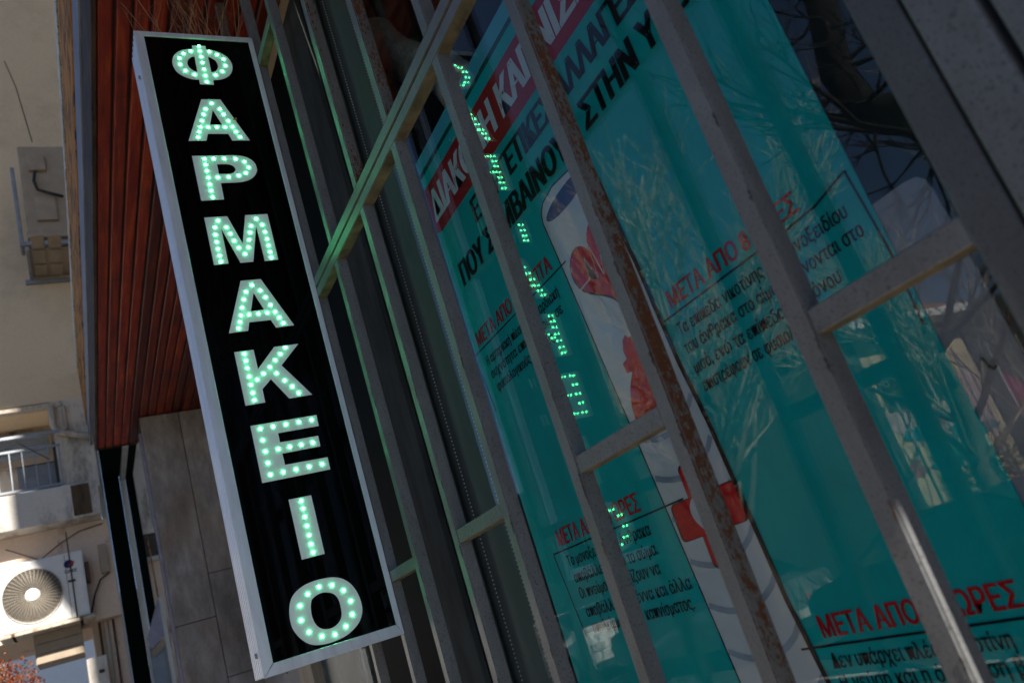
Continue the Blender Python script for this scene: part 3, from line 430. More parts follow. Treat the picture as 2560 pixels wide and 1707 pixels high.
# ------------------------------------------------------------------ metal grille
def bar_mesh(z0, z1, w=.043, d=.040):
    bm = bmesh.new(); h = (z1 - z0) / 2
    bm_box(bm, (-w/2, -d/2, -h), (w/2, d/2, h))
    bmesh.ops.bevel(bm, geom=[e for e in bm.edges if abs(e.verts[0].co.z - e.verts[1].co.z) > 1e-3], offset=.0035, segments=2, affect='EDGES')
    me = mk(bm, 'bar'); me.materials.append(M_bar); me.materials.append(M_bar)
    for p in me.polygons: p.material_index = 1 if p.normal.x > .9 else 0
    return me
XB = [-.8265, -1.1925, -1.568, -1.951, -2.316, -2.693, -3.018, -3.44]      # bar centres from right to left
def grille(label, z0, z1, rail_z, rungs, base):
    g = thing('window_grille', label, 'grille', (-1.9, 1.02, base))
    m0 = bar_mesh(z0, z1); mats = [M_bar, M_barrust, M_barmid, M_bar, M_barmid, M_bar, M_barmid, M_barmid]
    if z0 > 1: mats = [M_bar, M_barmid, M_barmid, M_barrust, M_barrust, M_barmid, M_barmid, M_barrust]
    for i, x in enumerate(XB):
        o = add('bar', m0, None, g, (x, 1.02, (z0 + z1) / 2))
        o.material_slots[1].link = 'OBJECT'; o.material_slots[1].material = mats[i]
    bm = bmesh.new(); hx = (3.04 + 1.8) / 2; hz = (rail_z[1] - rail_z[0]) / 2
    bm_box(bm, (-hx, -.0205, -hz), (hx, .0205, hz)); bmesh.ops.bevel(bm, geom=bm.edges[:], offset=.0025, segments=2, affect='EDGES')
    me = mk(bm, 'rail'); me.materials.append(M_bar); me.materials.append(M_under)
    for p in me.polygons:
        if p.normal.z < -.9: p.material_index = 1
    add('rail', me, None, g, (-3.04 + hx, 1.0205, sum(rail_z) / 2))
    for i, z in rungs:
        xl, xr = XB[i+1] + .0215, XB[i] - .0215
        bm = bmesh.new(); bm_box(bm, (-(xr-xl)/2, -.0195, -.020), ((xr-xl)/2, .0195, .020)); bmesh.ops.bevel(bm, geom=bm.edges[:], offset=.002, segments=1, affect='EDGES')
        me = mk(bm, 'rung'); me.materials.append(M_barmid); me.materials.append(M_under)
        for p in me.polygons:
            if p.normal.z < -.9: p.material_index = 1
        add('rung', me, None, g, ((xl+xr)/2, 1.021, z))
        for xx in (xl, xr):                                    # weld beads at the joints
            bm = bmesh.new(); bmesh.ops.create_uvsphere(bm, u_segments=8, v_segments=5, radius=.006, matrix=Matrix.Diagonal((.6, 3.2, 1, 1)))
            add('weld', mk(bm, 'weld'), M_bar, g, (xx, 1.021, z + .020))
    return g
gL = grille('lower grey steel grille with rusty bars before the poster window', -1.5, 1.416, (1.416, 1.456), [(1, .258), (3, .258), (5, .258)], -1.5)
gU = grille('upper grey steel grille panel above the slanting double rail', 1.505, 3.38, (1.463, 1.505), [(5, 2.622)], 1.463)
# rung between the first bar and the frame post
bm = bmesh.new(); bm_box(bm, (-.1345, -.0195, -.020), (.1345, .0195, .020)); bmesh.ops.bevel(bm, geom=bm.edges[:], offset=.002, segments=1, affect='EDGES')
me = mk(bm, 'rung'); me.materials.append(M_barmid); me.materials.append(M_under)
for p in me.polygons:
    if p.normal.z < -.9: p.material_index = 1
add('rung', me, None, gL, (-.6705, 1.021, .262))
box('frame_post', (-.536, 1.0, -1.5), (-.475, 1.04, 1.416), M_darkbar, gL, .004)
rk = random.Random(9)
for bi, x in enumerate(XB[:6]):
    for k in range(7):
        z = rk.uniform(-.25, 1.35) if k < 5 else (.232 - rk.uniform(0, .05)); s = rk.uniform(.004, .011)
        pts = [(x + .0215 - .0035*abs(math.sin(q*1.7)) - s*.55*(1+math.cos(q/9*math.tau))*.5, z + s*1.6*math.sin(q/9*math.tau)*(1+.3*math.sin(3*q))) for q in range(9)]
        flat('paint_chip', [pts], 'y', .9992, M_rust if k % 2 else M_cable, gL, .0006)
fr = thing('grille_door', 'wide grey steel posts of the grille door at right edge', 'grille door', (-.4, 1.0, -1.5))
box('door_post', (-.470, .997, -1.5), (-.397, 1.045, 3.38), M_midbar, fr, .006)
box('door_post', (-.385, .997, -1.5), (-.30, 1.045, 3.38), M_midbar, fr, .006)
box('gap_strip', (-.397, 1.02, -1.5), (-.385, 1.04, 3.38), M_dark, fr)  # black strip standing for the shade in the gap between the posts

# ------------------------------------------------------------------ pharmacy sign
XS = -2.99
sg = thing('pharmacy_sign', 'tall black illuminated sign with green LED letters reading ΦΑΡΜΑΚΕΙΟ', 'sign', (XS - .09, .749, .052))
y0, y1, z0, z1 = .4975, .999, .052, 2.757
box('cabinet', (-3.165, y0 + .004, z0 + .004), (XS - .006, y1 - .004, z1 - .004), M_aluside, sg, .003)
for k in range(5):                                          # ribs of the extruded side
    yy = y0 - .0005
    box('side_rib', (-3.160 + k*.034, yy, z0 + .004), (-3.160 + k*.034 + .012, yy + .006, z1 - .004), M_aluside, sg, .0015, 1)
box('face_panel', (XS - .006, y0 + .024, z0 + .024), (XS - .003, y1 - .020, z1 - .024), M_black, sg)
fwL, fwR, fh = .0385, .021, .040
def frame_rail(pts):
    bm = bmesh.new(); a = [bm.verts.new((XS - .010, p[0], p[1])) for p in pts]; b = [bm.verts.new((XS + .003, p[0], p[1])) for p in pts]
    n = len(pts); bm.faces.new(a[::-1]); bm.faces.new(b)
    for i in range(n): bm.faces.new((a[i], a[(i+1)%n], b[(i+1)%n], b[i]))
    c = Vector((XS, sum(p[0] for p in pts)/n, sum(p[1] for p in pts)/n))
    for v in bm.verts: v.co -= c
    bmesh.ops.bevel(bm, geom=bm.edges[:], offset=.0012, segments=1, affect='EDGES')
    add('frame_rail', mk(bm, 'frame_rail'), M_alu, sg, c)
gp = .0012
frame_rail([(y0, z0+gp), (y0+fwL, z0+fh), (y0+fwL, z1-fh*.62), (y0, z1-gp)])
frame_rail([(y1, z0+gp), (y1, z1-gp), (y1-fwR, z1-fh*.62), (y1-fwR, z0+fh)])
frame_rail([(y0+gp, z0), (y1-gp, z0), (y1-fwR-gp, z0+fh-gp), (y0+fwL+gp, z0+fh-gp)])
frame_rail([(y0+gp, z1), (y0+fwL+gp, z1-fh*.62+gp), (y1-fwR-gp, z1-fh*.62+gp), (y1-gp, z1)])
def bolt(x, y, z, nrm):
    bm = bmesh.new(); bmesh.ops.create_cone(bm, cap_ends=True, segments=6, radius1=.009, radius2=.008, depth=.008)
    rot = Matrix.Rotation(R_(90), 4, 'X') if nrm == 'y' else Matrix.Identity(4)
    bmesh.ops.transform(bm, matrix=rot, verts=bm.verts)
    add('bolt', mk(bm, 'bolt'), M_gmetal, sg, (x, y, z))
bolt(-3.03, y0 - .004, .13, 'y'); bolt(-3.04, y0 - .004, 2.55, 'y'); bolt(-3.05, .58, z0 - .003, 'z'); bolt(-3.05, .86, z0 - .003, 'z')
for zz in (.30, 1.42, 2.60):
    box('mounting_bracket', (-3.06, .999, zz), (-2.998, 1.006, zz + .05), M_gmetal, sg)
# LED dome mesh, axis +x
bm = bmesh.new(); rr = .0056; rings = []
for j in range(4):
    a = j / 4 * math.pi / 2
    rings.append([bm.verts.new((rr * math.sin(a) * .85, rr * math.cos(a) * math.cos(k/10*math.tau), rr * math.cos(a) * math.sin(k/10*math.tau))) for k in range(10)])
top = bm.verts.new((rr * .85, 0, 0))
for j in range(3):
    for k in range(10): bm.faces.new((rings[j][k], rings[j][(k+1)%10], rings[j+1][(k+1)%10], rings[j+1][k])).smooth = True
for k in range(10): bm.faces.new((rings[3][k], rings[3][(k+1)%10], top)).smooth = True
led = mk(bm, 'led'); led.materials.append(M_led)
for nm, cons, leds in LETTERS:
    lt = flat('letter_' + nm, cons, 'x', XS - .002, M_letter, sg, .002)
    for (ly, lz) in leds: add('led', led, None, lt, (XS - .0008, ly, lz))
# dead moth stuck on the first alpha
mo = thing('dead_moth', 'small brown insect stuck on the first letter alpha', 'insect', (XS, .834, 2.30))
bm = bmesh.new(); bmesh.ops.create_uvsphere(bm, u_segments=8, v_segments=6, radius=.006, matrix=Matrix.Diagonal((.5, 1.4, .8, 1))); add('body', mk(bm, 'body'), M_twig, mo, (XS + .001, .834, 2.30))
flat('wing', [[(.832, 2.302), (.842, 2.312), (.846, 2.300)]], 'x', XS + .002, M_twig, mo, .0004)

# dry weeds growing on top of the sign
wd = thing('dry_weeds', 'dry brown weed stalks sprouting above the top of the sign', 'weeds', (-3.08, .75, 2.757))
rw = random.Random(3)
for i in range(34):
    bx, by = rw.uniform(-3.15, -3.0), rw.uniform(.52, 1.0)
    dx, dy = rw.uniform(-.25, .35), rw.uniform(-.35, .30); hgt = rw.uniform(.15, .6)
    pts = [(bx + dx*t*hgt*1.2 + .02*math.sin(5*t+i), by + dy*t*hgt*1.5 + .015*math.sin(4*t+2*i), 2.752 + hgt*t) for t in [k/6 for k in range(7)]]
    bm = bmesh.new(); o = Vector(pts[0]); tube_bm(bm, [Vector(p)-o for p in pts], [.0026*(1-k/8) for k in range(7)], 4)
    for b in range(3):
        t = rw.uniform(.4, .9); k = int(t*6); p = Vector(pts[k]) - o
        tube_bm(bm, [p, p + Vector((rw.uniform(-.06,.06), rw.uniform(-.06,.06), rw.uniform(.02,.08)))], [.0010, .0004], 3)
    add('stalk', mk(bm, 'stalk'), M_twig, wd, o)
# ------------------------------------------------------------------ canopy
ca = thing('wooden_canopy', 'red varnished plank canopy with weathered fascia over the shopfront', 'canopy', (-4, .9, 3.4))
pw = .0885; rc = random.Random(5)
k = 0; y = .440
while y < 1.34:
    box('plank', (-10.95, y, 3.398 + rc.uniform(0, .006)), (2.75, min(y + pw - .012, 1.345), 3.428), M_wood, ca, .011, 3)
    y += pw; k += 1
for q_ in range(9):
    box('plank', (-10.95, 1.352 + q_*pw, 3.402), (-7.3, 1.352 + q_*pw + pw - .009, 3.428), M_wood, ca, .003, 1)
box('backing_board', (-10.94, 1.3455, 3.4285), (-7.3, 2.2, 3.449), M_dark, ca)
box('backing_board', (-10.94, .43, 3.4285), (2.75, 1.345, 3.45), M_dark, ca)
box('edge_trim', (-10.97, .408, 3.385), (2.75, .436, 3.80), M_trim, ca, .004)
box('flashing', (-12.0, .395, 3.80), (2.75, .42, 4.10), M_flash, ca, .004)
# ragged fascia board: front face with an uneven top edge
bm = bmesh.new(); n_ = 150; xs = [-14.8 + i * 17.5 / n_ for i in range(n_ + 1)]; prev = None; rf = random.Random(11); hgt = 4.98
for x in xs:
    hgt += rf.uniform(-.05, .05); hgt = max(4.86, min(5.06, hgt))
    cur = [bm.verts.new(p) for p in ((x, .385, 4.10), (x, .385, hgt), (x, .43, hgt), (x, .43, 4.10))]
    if prev:
        for q in range(4): bm.faces.new((prev[q], cur[q], cur[(q+1)%4], prev[(q+1)%4]))
    else: bm.faces.new(cur)
    prev = cur
bm.faces.new(prev[::-1]); add('fascia_board', mk(bm, 'fascia_board'), M_fascia, ca)
bm = bmesh.new(); prev = None; hgt = 5.08
for x in xs:
    hgt += rf.uniform(-.02, .02); hgt = max(5.06, min(5.14, hgt)); lo = 5.03 + rf.uniform(-.05, .04)
    cur = [bm.verts.new(p) for p in ((x, .375, lo - .10), (x, .375, hgt), (x, .60, hgt), (x, .60, lo))]
    if prev:
        for q in range(4): bm.faces.new((prev[q], cur[q], cur[(q+1)%4], prev[(q+1)%4]))
    prev = cur
add('roof_edge', mk(bm, 'roof_edge'), M_roof, ca)
box('gable_trim', (-10.975, .436, 3.39), (-10.955, .90, 3.46), M_trim, ca, .003)
for yy in (.86,):
    bm = bmesh.new(); bmesh.ops.create_uvsphere(bm, u_segments=8, v_segments=6, radius=.02); add('hook', mk(bm, 'hook'), M_rust, ca, (-10.9, yy, 3.39))

# ------------------------------------------------------------------ marble return wall
mw = thing('marble_wall', 'grey brown marble slab wall end beyond the sign', 'wall', (-10.1, 1.4, -1.6))
box('core', (-10.5, .875, -1.6), (-10.0, 2.6, 3.395), M_dark, mw)
for a, b in (((.872, -1.6), (1.296, .958)), ((.872, .966), (1.296, 3.39)), ((1.304, -1.6), (2.2, .30)), ((1.304, .308), (2.2, 1.434)), ((1.304, 1.442), (2.2, 3.39))):
    box('marble_slab', (-10.0, a[0], a[1]), (-9.97, b[0], b[1]), M_marble, mw, .004)
box('edge_profile', (-10.02, .842, -1.6), (-9.98, .868, 3.2), M_lav, mw, .003)

# ------------------------------------------------------------------ glazed bay of the next building
gb = thing('glazed_bay', 'black glazed bay with white vertical profiles behind the canopy end', 'bay window', (-14.1, .8, -1.6))
box('white_profile', (-14.05, .475, -1.6), (-13.98, .555, 4.50), M_pvc, gb, .01)
box('glazing', (-14.03, .56, -1.6), (-14.01, .79, 4.50), M_bglass, gb)
box('white_profile', (-14.05, .795, -1.6), (-13.96, .875, 3.83), M_pvc, gb, .01)
box('cross_profile', (-13.96, .80, 3.755), (-12.2, .872, 3.83), M_pvc, gb, .01)
box('glazing', (-14.03, .88, -1.6), (-14.01, 1.00, 4.50), M_bglass, gb)
box('soffit_glazing', (-14.0, .56, 3.84), (-12.2, 1.0, 3.86), M_bglass, gb)
box('back_wall', (-14.6, 1.0, 2.95), (-14.5, 1.6, 6.0), M_slab, gb)
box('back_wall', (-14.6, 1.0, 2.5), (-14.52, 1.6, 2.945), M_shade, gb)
box('back_wall', (-14.6, 1.0, -1.6), (-14.5, 1.6, 2.49), M_pink, gb)
box('ledge', (-14.5, .98, 2.49), (-14.40, 1.6, 2.56), M_pvc, gb, .01)
tube('yellow_pipe', [(-14.35, 1.075, 2.9), (-14.35, 1.085, 2.3), (-14.35, 1.09, 1.6), (-14.35, 1.10, 1.0)], .012, M_fascia, gb, 6)
sf = thing('awning_frame', 'white folded awning frame standing beside the marble wall', 'awning', (-12.9, .95, .5))
box('arm', (-13.0, .98, -1.0), (-12.94, 1.03, 1.72), M_pvc, sf, .008)
box('panel', (-13.0, .77, -1.0), (-12.98, .975, 1.10), M_shutter, sf, .005)
flat('brace', [[(.76, 1.20), (.98, 1.72), (1.03, 1.72), (.98, 1.18), (.80, 1.05)]], 'x', -12.96, M_lav, sf, .03)
flat('brace', [[(.78, 1.02), (.96, 1.16), (.97, 1.05), (.80, .93)]], 'x', -12.95, M_acb, sf, .03)

# ------------------------------------------------------------------ facing building
fb = thing('facing_building', 'beige rendered house with balcony and shuttered window facing us', 'building', (-12.5, -.3, -1.6))
FX = -12.0
box('wall', (-14.0, -1.15, 4.50), (FX, 1.6, 26), M_stucco, fb)
box('wall', (-14.0, -.01, 3.215), (FX, .44, 4.50), M_stucco2, fb)
box('wall', (-14.0, -1.15, 1.50), (FX, .46, 2.76), M_pink, fb)
box('wall', (-14.0, -1.15, 3.215), (-13.0, -.012, 4.50), M_stucco2, fb)        # recessed balcony wall
box('wall', (-14.0, .12, -1.6), (-12.3, .46, 1.50), M_pink, fb)
for yy in (.20, .27, .36):
    tube('pipe', [(-12.25, yy + .04, 2.70), (-12.25, yy, 1.5), (-12.25, yy - .02, -.5)], .014 if yy != .27 else .028, M_rust if yy != .27 else M_pipe, fb, 8)
tube('cable', [(FX + .03, -.7, 2.62), (FX + .03, -.35, 2.40), (FX + .03, -.12, 2.55), (FX + .03, .12, 2.66), (FX + .03, .40, 2.70)], .007, M_cable, fb, 5)
tube('cable', [(FX + .05, .40, 2.05), (FX + .06, .28, 1.98), (FX + .07, .19, 1.80), (FX + .06, .13, 1.60)], .011, M_cable, fb, 5)
box('junction_box', (FX, .30, 2.05), (FX + .10, .40, 2.42), M_acb, fb, .01)
box('balcony_door', (-12.99, -.52, 3.22), (-12.93, -.05, 3.93), plain('dark_blue_shutter', (0.13, 0.155, 0.20), .5, 0, .2, 6), fb, .006)
box('door_jamb', (-12.9, -.05, 3.215), (-12.4, -.012, 4.05), M_dark, fb)
w = box('window_frame', (-12.99, -1.2, 3.95), (-12.94, -.05, 4.44), M_acb, fb, .006)
box('shutter', (-12.94, -1.16, 4.06), (-12.92, -.10, 4.42), M_shutter, w, .004)
for i in range(7): box('louvre', (-12.925, -1.12, 4.10 + i*.044), (-12.905, -.14, 4.125 + i*.044), M_shutter, w, .003, 1)
box('hood', (FX - .06, -1.3, 4.40), (FX + .06, .12, 4.46), M_pipe, fb, .01)
box('hood_side', (FX - .05, .07, 4.06), (FX + .05, .16, 4.40), M_pipe, fb, .008)
tube('drain_pipe', [(FX + .10, .0, 4.40), (FX + .10, -.005, 4.14), (FX + .10, .02, 4.06), (FX + .10, .09, 4.01), (FX + .10, .24, 3.95), (FX + .10, .42, 3.89)], .042, M_pipe, fb, 12)
sl = box('balcony_slab', (-13.0, -1.3, 2.765), (FX + .35, .40, 3.212), M_slab, fb, .01)
box('stained_recess', (FX + .351, .09, 2.79), (FX + .356, .30, 3.19), M_brownstain, sl)
rl = box('balcony_rail', (FX + .18, -1.28, 3.98), (FX + .22, .06, 4.02), M_gmetal, fb, .004)
box('rail', (FX + .18, -1.28, 3.80), (FX + .21, .04, 3.83), M_gmetal, rl, .003)
box('rail', (FX + .18, -1.28, 3.27), (FX + .21, .04, 3.30), M_gmetal, rl, .003)
yy = .02
while yy > -1.25:
    box('baluster', (FX + .185, yy - .008, 3.30), (FX + .205, yy + .008, 3.80), M_gmetal, rl, .002, 1); yy -= .14
tube('stay', [(FX + .25, -.44, 3.92), (FX + .25, -.10, 3.62)], .006, M_cable, fb, 5)
pb = box('plank_box', (FX - .5, -.52, 1.14), (FX + .10, .0, 1.50), M_acb, fb, .006)
for i in range(3): box('board', (FX + .10, -.51, 1.15 + i*.118), (FX + .118, -.01, 1.15 + i*.118 + .108), M_acb, pb, .004, 1)

# ------------------------------------------------------------------ air conditioners
def ac_unit(label, x, y0, y1, z0, z1, fy, fz, fr, mat, badge, group='outdoor air conditioner units on the far house'):
    a = thing('air_conditioner', label, 'air conditioner', (x - .2, (y0+y1)/2, z0), group)
    box('casing', (x - (.36 if badge else .72), y0, z0), (x, y1, z1), mat, a, .02, 3)
    bm = bmesh.new(); bmesh.ops.create_cone(bm, cap_ends=True, segments=40, radius1=fr, radius2=fr, depth=.004); bmesh.ops.transform(bm, matrix=Matrix.Rotation(R_(90), 4, 'Y'), verts=bm.verts)
    add('fan_opening', mk(bm, 'fan_opening'), M_acd, a, (x + .003, fy, fz))
    bm = bmesh.new()
    for j in range(5):
        th = j/5*math.tau; v = []
        for t in range(6):
            u = t/5; v.append(bm.verts.new((.004 + .006*u, math.cos(th+.9*u)*fr*(.25+.62*u), math.sin(th+.9*u)*fr*(.25+.62*u))))
            v.append(bm.verts.new((.010, math.cos(th+.7+.7*u)*fr*(.25+.65*u), math.sin(th+.7+.7*u)*fr*(.25+.65*u))))
        for t in range(5): bm.faces.new((v[2*t], v[2*t+1], v[2*t+3], v[2*t+2]))
    add('fan_blade', mk(bm, 'fan_blade'), M_acd, a, (x + .002, fy, fz))
    bm = bmesh.new()
    for j in range(13):
        r = fr * (.26 + .74 * j / 12)
        tube_bm(bm, [(.022, r*math.cos(q/36*math.tau), r*math.sin(q/36*math.tau)) for q in range(37)], .0020 if j < 12 else .006, 3)
    for j in range(40):
        th = j/40*math.tau
        tube_bm(bm, [(.024, fr*.24*math.cos(th), fr*.24*math.sin(th)), (.022, fr*math.cos(th+.16), fr*math.sin(th+.16))], .0032, 3)
    add('fan_grille', mk(bm, 'fan_grille'), M_grille if badge else mat, a, (x + .003, fy, fz))
    bm = bmesh.new(); bmesh.ops.create_cone(bm, cap_ends=True, segments=28, radius1=fr*.26, radius2=fr*.20, depth=.02); bmesh.ops.transform(bm, matrix=Matrix.Rotation(R_(90), 4, 'Y'), verts=bm.verts)
    add('hub_cap', mk(bm, 'hub_cap'), M_acw if badge else mat, a, (x + .036, fy, fz))
    for yy in (y0 + .08, y1 - .12):
        br = box('bracket', (x - .5, yy, z0 - .05), (x + .06, yy + .035, z0 - .012), M_rust, a, .003)
    return a
g1 = ac_unit('white air conditioner with GREE badge and half sunlit round fan grille', -11.6, -.80, .115, 1.545, 2.345, -.46, 1.925, .312, M_acw, True)
box('panel_line', (-11.602, -.085, 1.57), (-11.597, -.080, 2.32), M_acd, g1)
box('service_panel', (-11.602, -.07, 1.62), (-11.594, .085, 2.30), M_acw, g1, .003)
bdg = flat('badge', [[(-.045 + .055*math.cos(t/24*math.tau), 2.20 + .050*math.sin(t/24*math.tau)) for t in range(24)]], 'x', -11.592, M_navy, g1, .002)
flat('badge_mark', [[(-.055, 2.165), (-.005, 2.165), (.020, 2.225), (-.035, 2.225)]], 'x', -11.590, M_gred, g1, .002)
text('brand_lettering', 'GREE', -.10, .035, 2.092, .040, M_ink, g1, -11.592, .02, 'x')
box('strap', (-11.59, -.037, 1.52), (-11.585, -.022, 2.60), M_cable, g1)
box('buckle', (-11.588, -.075, 1.975), (-11.575, .005, 2.00), M_cable, g1)
box('base_tray', (-11.98, -.84, 1.495), (-11.56, .16, 1.535), M_pipe, g1, .008)
box('valve_cover', (-11.88, .12, 1.95), (-11.70, .17, 2.20), M_rust, g1, .01)
g2 = ac_unit('tall beige air conditioner high on the wall seen from below', -11.2, .02, 1.50, 6.68, 8.10, 1.05, 7.4, .34, M_acb, False)
box('wiring_cover', (-11.2, .12, 7.66), (-11.14, .34, 7.92), M_acb, g2, .01)
box('lower_cover', (-11.2, .14, 6.85), (-11.15, .40, 7.25), M_acb, g2, .01)
tube('hose', [(-11.12, .20, 7.62), (-11.10, .17, 7.45), (-11.12, .20, 7.32), (-11.1, .32, 7.25), (-11.1, .50, 7.18)], .022, M_cable, g2, 7)
box('front_tray', (-11.45, .0, 6.56), (-11.12, .85, 6.66), M_acb, g2, .015)
box('wall_arm', (-12.0, -.04, 6.36), (-11.12, .0, 6.41), M_gmetal, g2, .003)
box('front_beam', (-11.16, -.10, 6.44), (-11.11, .85, 6.50), M_gmetal, g2, .003)
for i in range(2):
    for j in range(3): box('embossed_panel', (-11.95 + .40*j, .03 + .20*i, 6.40), (-11.62 + .40*j, .19 + .20*i, 6.425), M_acb, g2, .01)
g2p = box('underside', (-12.0, -.02, 6.425), (-11.2, .85, 6.44), M_acb, g2)
box('side_arm', (-11.5, -.10, 6.5), (-11.2, -.05, 7.75), M_gmetal, g2, .01)
box('rear_beam', (-12.0, -.10, 6.30), (-11.94, .60, 6.36), M_gmetal, g2, .003)
tube('cable', [(-11.1, .22, 8.10), (-11.3, .12, 9.2), (-11.9, .02, 10.2)], .008, M_cable, g2, 5)

bx_ = thing('service_box', 'grey service box on white post standing below the plank box', 'box', (-11.9, .10, .2))
box('cabinet', (-12.1, .0, .4), (-11.8, .22, 1.05), M_slab, bx_, .01); box('vent', (-11.8, .12, .85), (-11.79, .18, .89), M_acd, bx_)
# autumn tree low left
at = thing('autumn_tree', 'small street tree with red brown autumn leaves at lower left', 'tree', (-9.6, -.9, -1.73))
tube('trunk', [(-9.6, -.9, -1.73), (-9.58, -.85, -.6), (-9.6, -.78, .3), (-9.55, -.7, 1.0)], [.06, .05, .035, .015], M_bark, at, 8)
bm = bmesh.new(); ra = random.Random(2)
for i in range(26):
    p = Vector((-9.6 + ra.uniform(-.1,.1), -.82 + ra.uniform(-.1,.1), ra.uniform(-.2, .5))); q = p + Vector((ra.uniform(-.4,.4), ra.uniform(-.4,.45), ra.uniform(.2,.65)))
    tube_bm(bm, [p - Vector((-9.6,-.85,.3)), (p+q)/2 - Vector((-9.6,-.85,.3)) + Vector((0,0,.03)), q - Vector((-9.6,-.85,.3))], [.010, .006, .002], 4)
add('limb', mk(bm, 'limb'), M_bark, at, (-9.6, -.85, .3))
bm = bmesh.new()
for i in range(5200):
    th, ph = ra.uniform(0, math.tau), math.acos(ra.uniform(-1, 1)); r = ra.uniform(.2, 1) ** .5
    p = Vector((.55*r*math.sin(ph)*math.cos(th), .50*r*math.sin(ph)*math.sin(th), .46*r*math.cos(ph)))
    if (math.sin(p.x*13) + math.sin(p.y*11+1) + math.sin(p.z*12)) < -1.1: continue
    a = Vector((ra.gauss(0,1), ra.gauss(0,1), ra.gauss(0,1))).normalized(); b = a.orthogonal().normalized(); s = ra.uniform(.010, .022)
    v = [bm.verts.new(p + q) for q in (a*s, b*s*.6, -a*s, -b*s*.6)]; bm.faces.new(v)
tag(add('foliage', mk(bm, 'foliage'), M_rleaf, at, (-9.6, -.85, .70)), kind='stuff')
wf = thing('far_white_house', 'bright sunlit white house far down the street', 'building', (-25, -2, -1.6))
box('wall', (-27, -8, -1.6), (-24.5, 1.5, 3.6), plain('white_render', (.8, .79, .76), .8, 0, .03), wf)
box('window', (-24.5, -1.9, .4), (-24.46, -1.0, 1.8), M_shutter, wf, .01)
box('cornice', (-24.5, -8, 3.3), (-24.3, 1.5, 3.5), M_pvc, wf, .02)

# ------------------------------------------------------------------ across the street (seen in the window reflections)
gh = thing('graffiti_house', 'sunlit cream house with graffiti across the street', 'building', (-10.5, -10.5, -1.6))
GX = -9.0
box('wall', (-16, -12.15, -1.6), (GX, -8.9, 2.45), M_cream, gh)
box('eaves', (-16, -12.2, 2.45), (GX + .35, -8.8, 2.62), M_shade, gh, .01)
box('gutter', (GX + .25, -12.2, 2.56), (GX + .40, -8.8, 2.72), plain('white_gutter', (.8, .8, .78), .5, 0, .03), gh, .02)
bm = bmesh.new(); v = [bm.verts.new(p) for p in ((-16.0,-12.25,2.70),(-8.6,-12.25,2.70),(-8.6,-8.7,2.70),(-16,-8.7,2.70),(-14,-10.5,3.9),(-10.8,-10.5,3.9))]
for q in ((0,1,5,4),(1,2,5),(2,3,4,5),(3,0,4),(3,2,1,0)): bm.faces.new([v[i] for i in q])
add('roof', mk(bm, 'roof'), M_terracotta, gh)
for yy in (-9.0, -10.1, -11.2): box('pilaster', (GX, yy - .12, -1.6), (GX + .06, yy + .12, 2.45), M_shade, gh, .005)
for yy in (-9.6, -10.7):
    wi = box('window', (GX, yy - .30, 1.15), (GX + .04, yy + .30, 1.95), M_shade, gh, .006); box('pane', (GX + .04, yy - .25, 1.2), (GX + .05, yy + .25, 1.9), M_cglass, wi)
rg = random.Random(4)
def blob(y, z, w, h, mat, lvl, n=18, amp=.35):
    ph = [rg.uniform(0, 6) for _ in range(3)]
    return flat('graffiti', [[(y + w*math.cos(t)*(1+amp*math.sin(3*t+ph[0])*.6+amp*.5*math.sin(5*t+ph[1])), z + h*math.sin(t)*(1+amp*math.sin(2*t+ph[2])*.5+amp*.4*math.sin(7*t+ph[0]))) for t in [i/48*math.tau for i in range(48)]]], 'x', lvl, mat, gh, .001)
for (y, z, w, h, mt) in ((-9.55, .95, .42, .30, M_gpink), (-9.5, 1.0, .22, .16, M_gred), (-9.7, .70, .30, .13, M_gteal), (-10.6, .75, .45, .28, M_gpink), (-10.5, .85, .2, .12, M_gred), (-10.9, .55, .45, .12, M_gteal), (-11.7, 1.0, .35, .55, M_gpink), (-11.8, 1.1, .13, .30, M_gred), (-11.5, .5, .4, .12, M_gteal), (-10.2, .2, .5, .18, M_gteal), (-9.3, .15, .3, .15, M_gred)):
    blob(y, z, w, h, mt, GX + .007 + rg.uniform(0, .02))
dw = thing('dark_wall', 'garden wall coloured as in tree shade with a magenta graffiti figure beside the cream house', 'wall', (-9.3, -16, -1.6))
box('wall', (-9.6, -22, -1.6), (-9.0, -12.26, 2.9), plain('tree_shade_render', (0.035, 0.037, 0.04), .9, 0, .4, 2), dw)  # shade of trees put into this wall's dark colour
for (y, z, w, h) in ((-12.9, 1.0, .22, .35), (-13.2, .75, .18, .28), (-12.75, .6, .12, .2)):
    flat('graffiti', [[(y + w*math.cos(t)*(1+.3*math.sin(3*t+y)), z + h*math.sin(t)*(1+.3*math.sin(5*t))) for t in [i/40*math.tau for i in range(40)]]], 'x', -8.99 + abs(y)*.0005, M_pink2, dw, .001)
# wire fence before the graffiti wall
wfn = thing('wire_fence', 'diamond mesh wire fence before the graffiti wall', 'fence', (GX + .5, -11, -1.6))
for i in range(6):
    tube('post', [(GX + .5, -8.9 - i, -1.6), (GX + .5, -8.9 - i, 1.9)], .025, M_gmetal, wfn, 8)
bm = bmesh.new()
for i in range(-16, 50):
    for s in (1, -1):
        y = -8.9 - i * .1; a = (0, y, -.2); b = (0, y - s*2.0, 1.8)
        ya, za, yb, zb = y, -.2, y - s*2.0, 1.8
        if min(ya, yb) < -13.9 or max(ya, yb) > -8.9: continue
        tube_bm(bm, [(0, ya+11, za), (0, yb+11, zb)], .0035, 3)
tag(add('mesh', mk(bm, 'mesh'), M_gmetal, wfn, (GX + .5, -11, 0)), kind='stuff')
hd = thing('low_hedge', 'low green hedge along the foot of the wire fence', 'hedge', (GX + .9, -11, -1.6))
bm = bmesh.new()
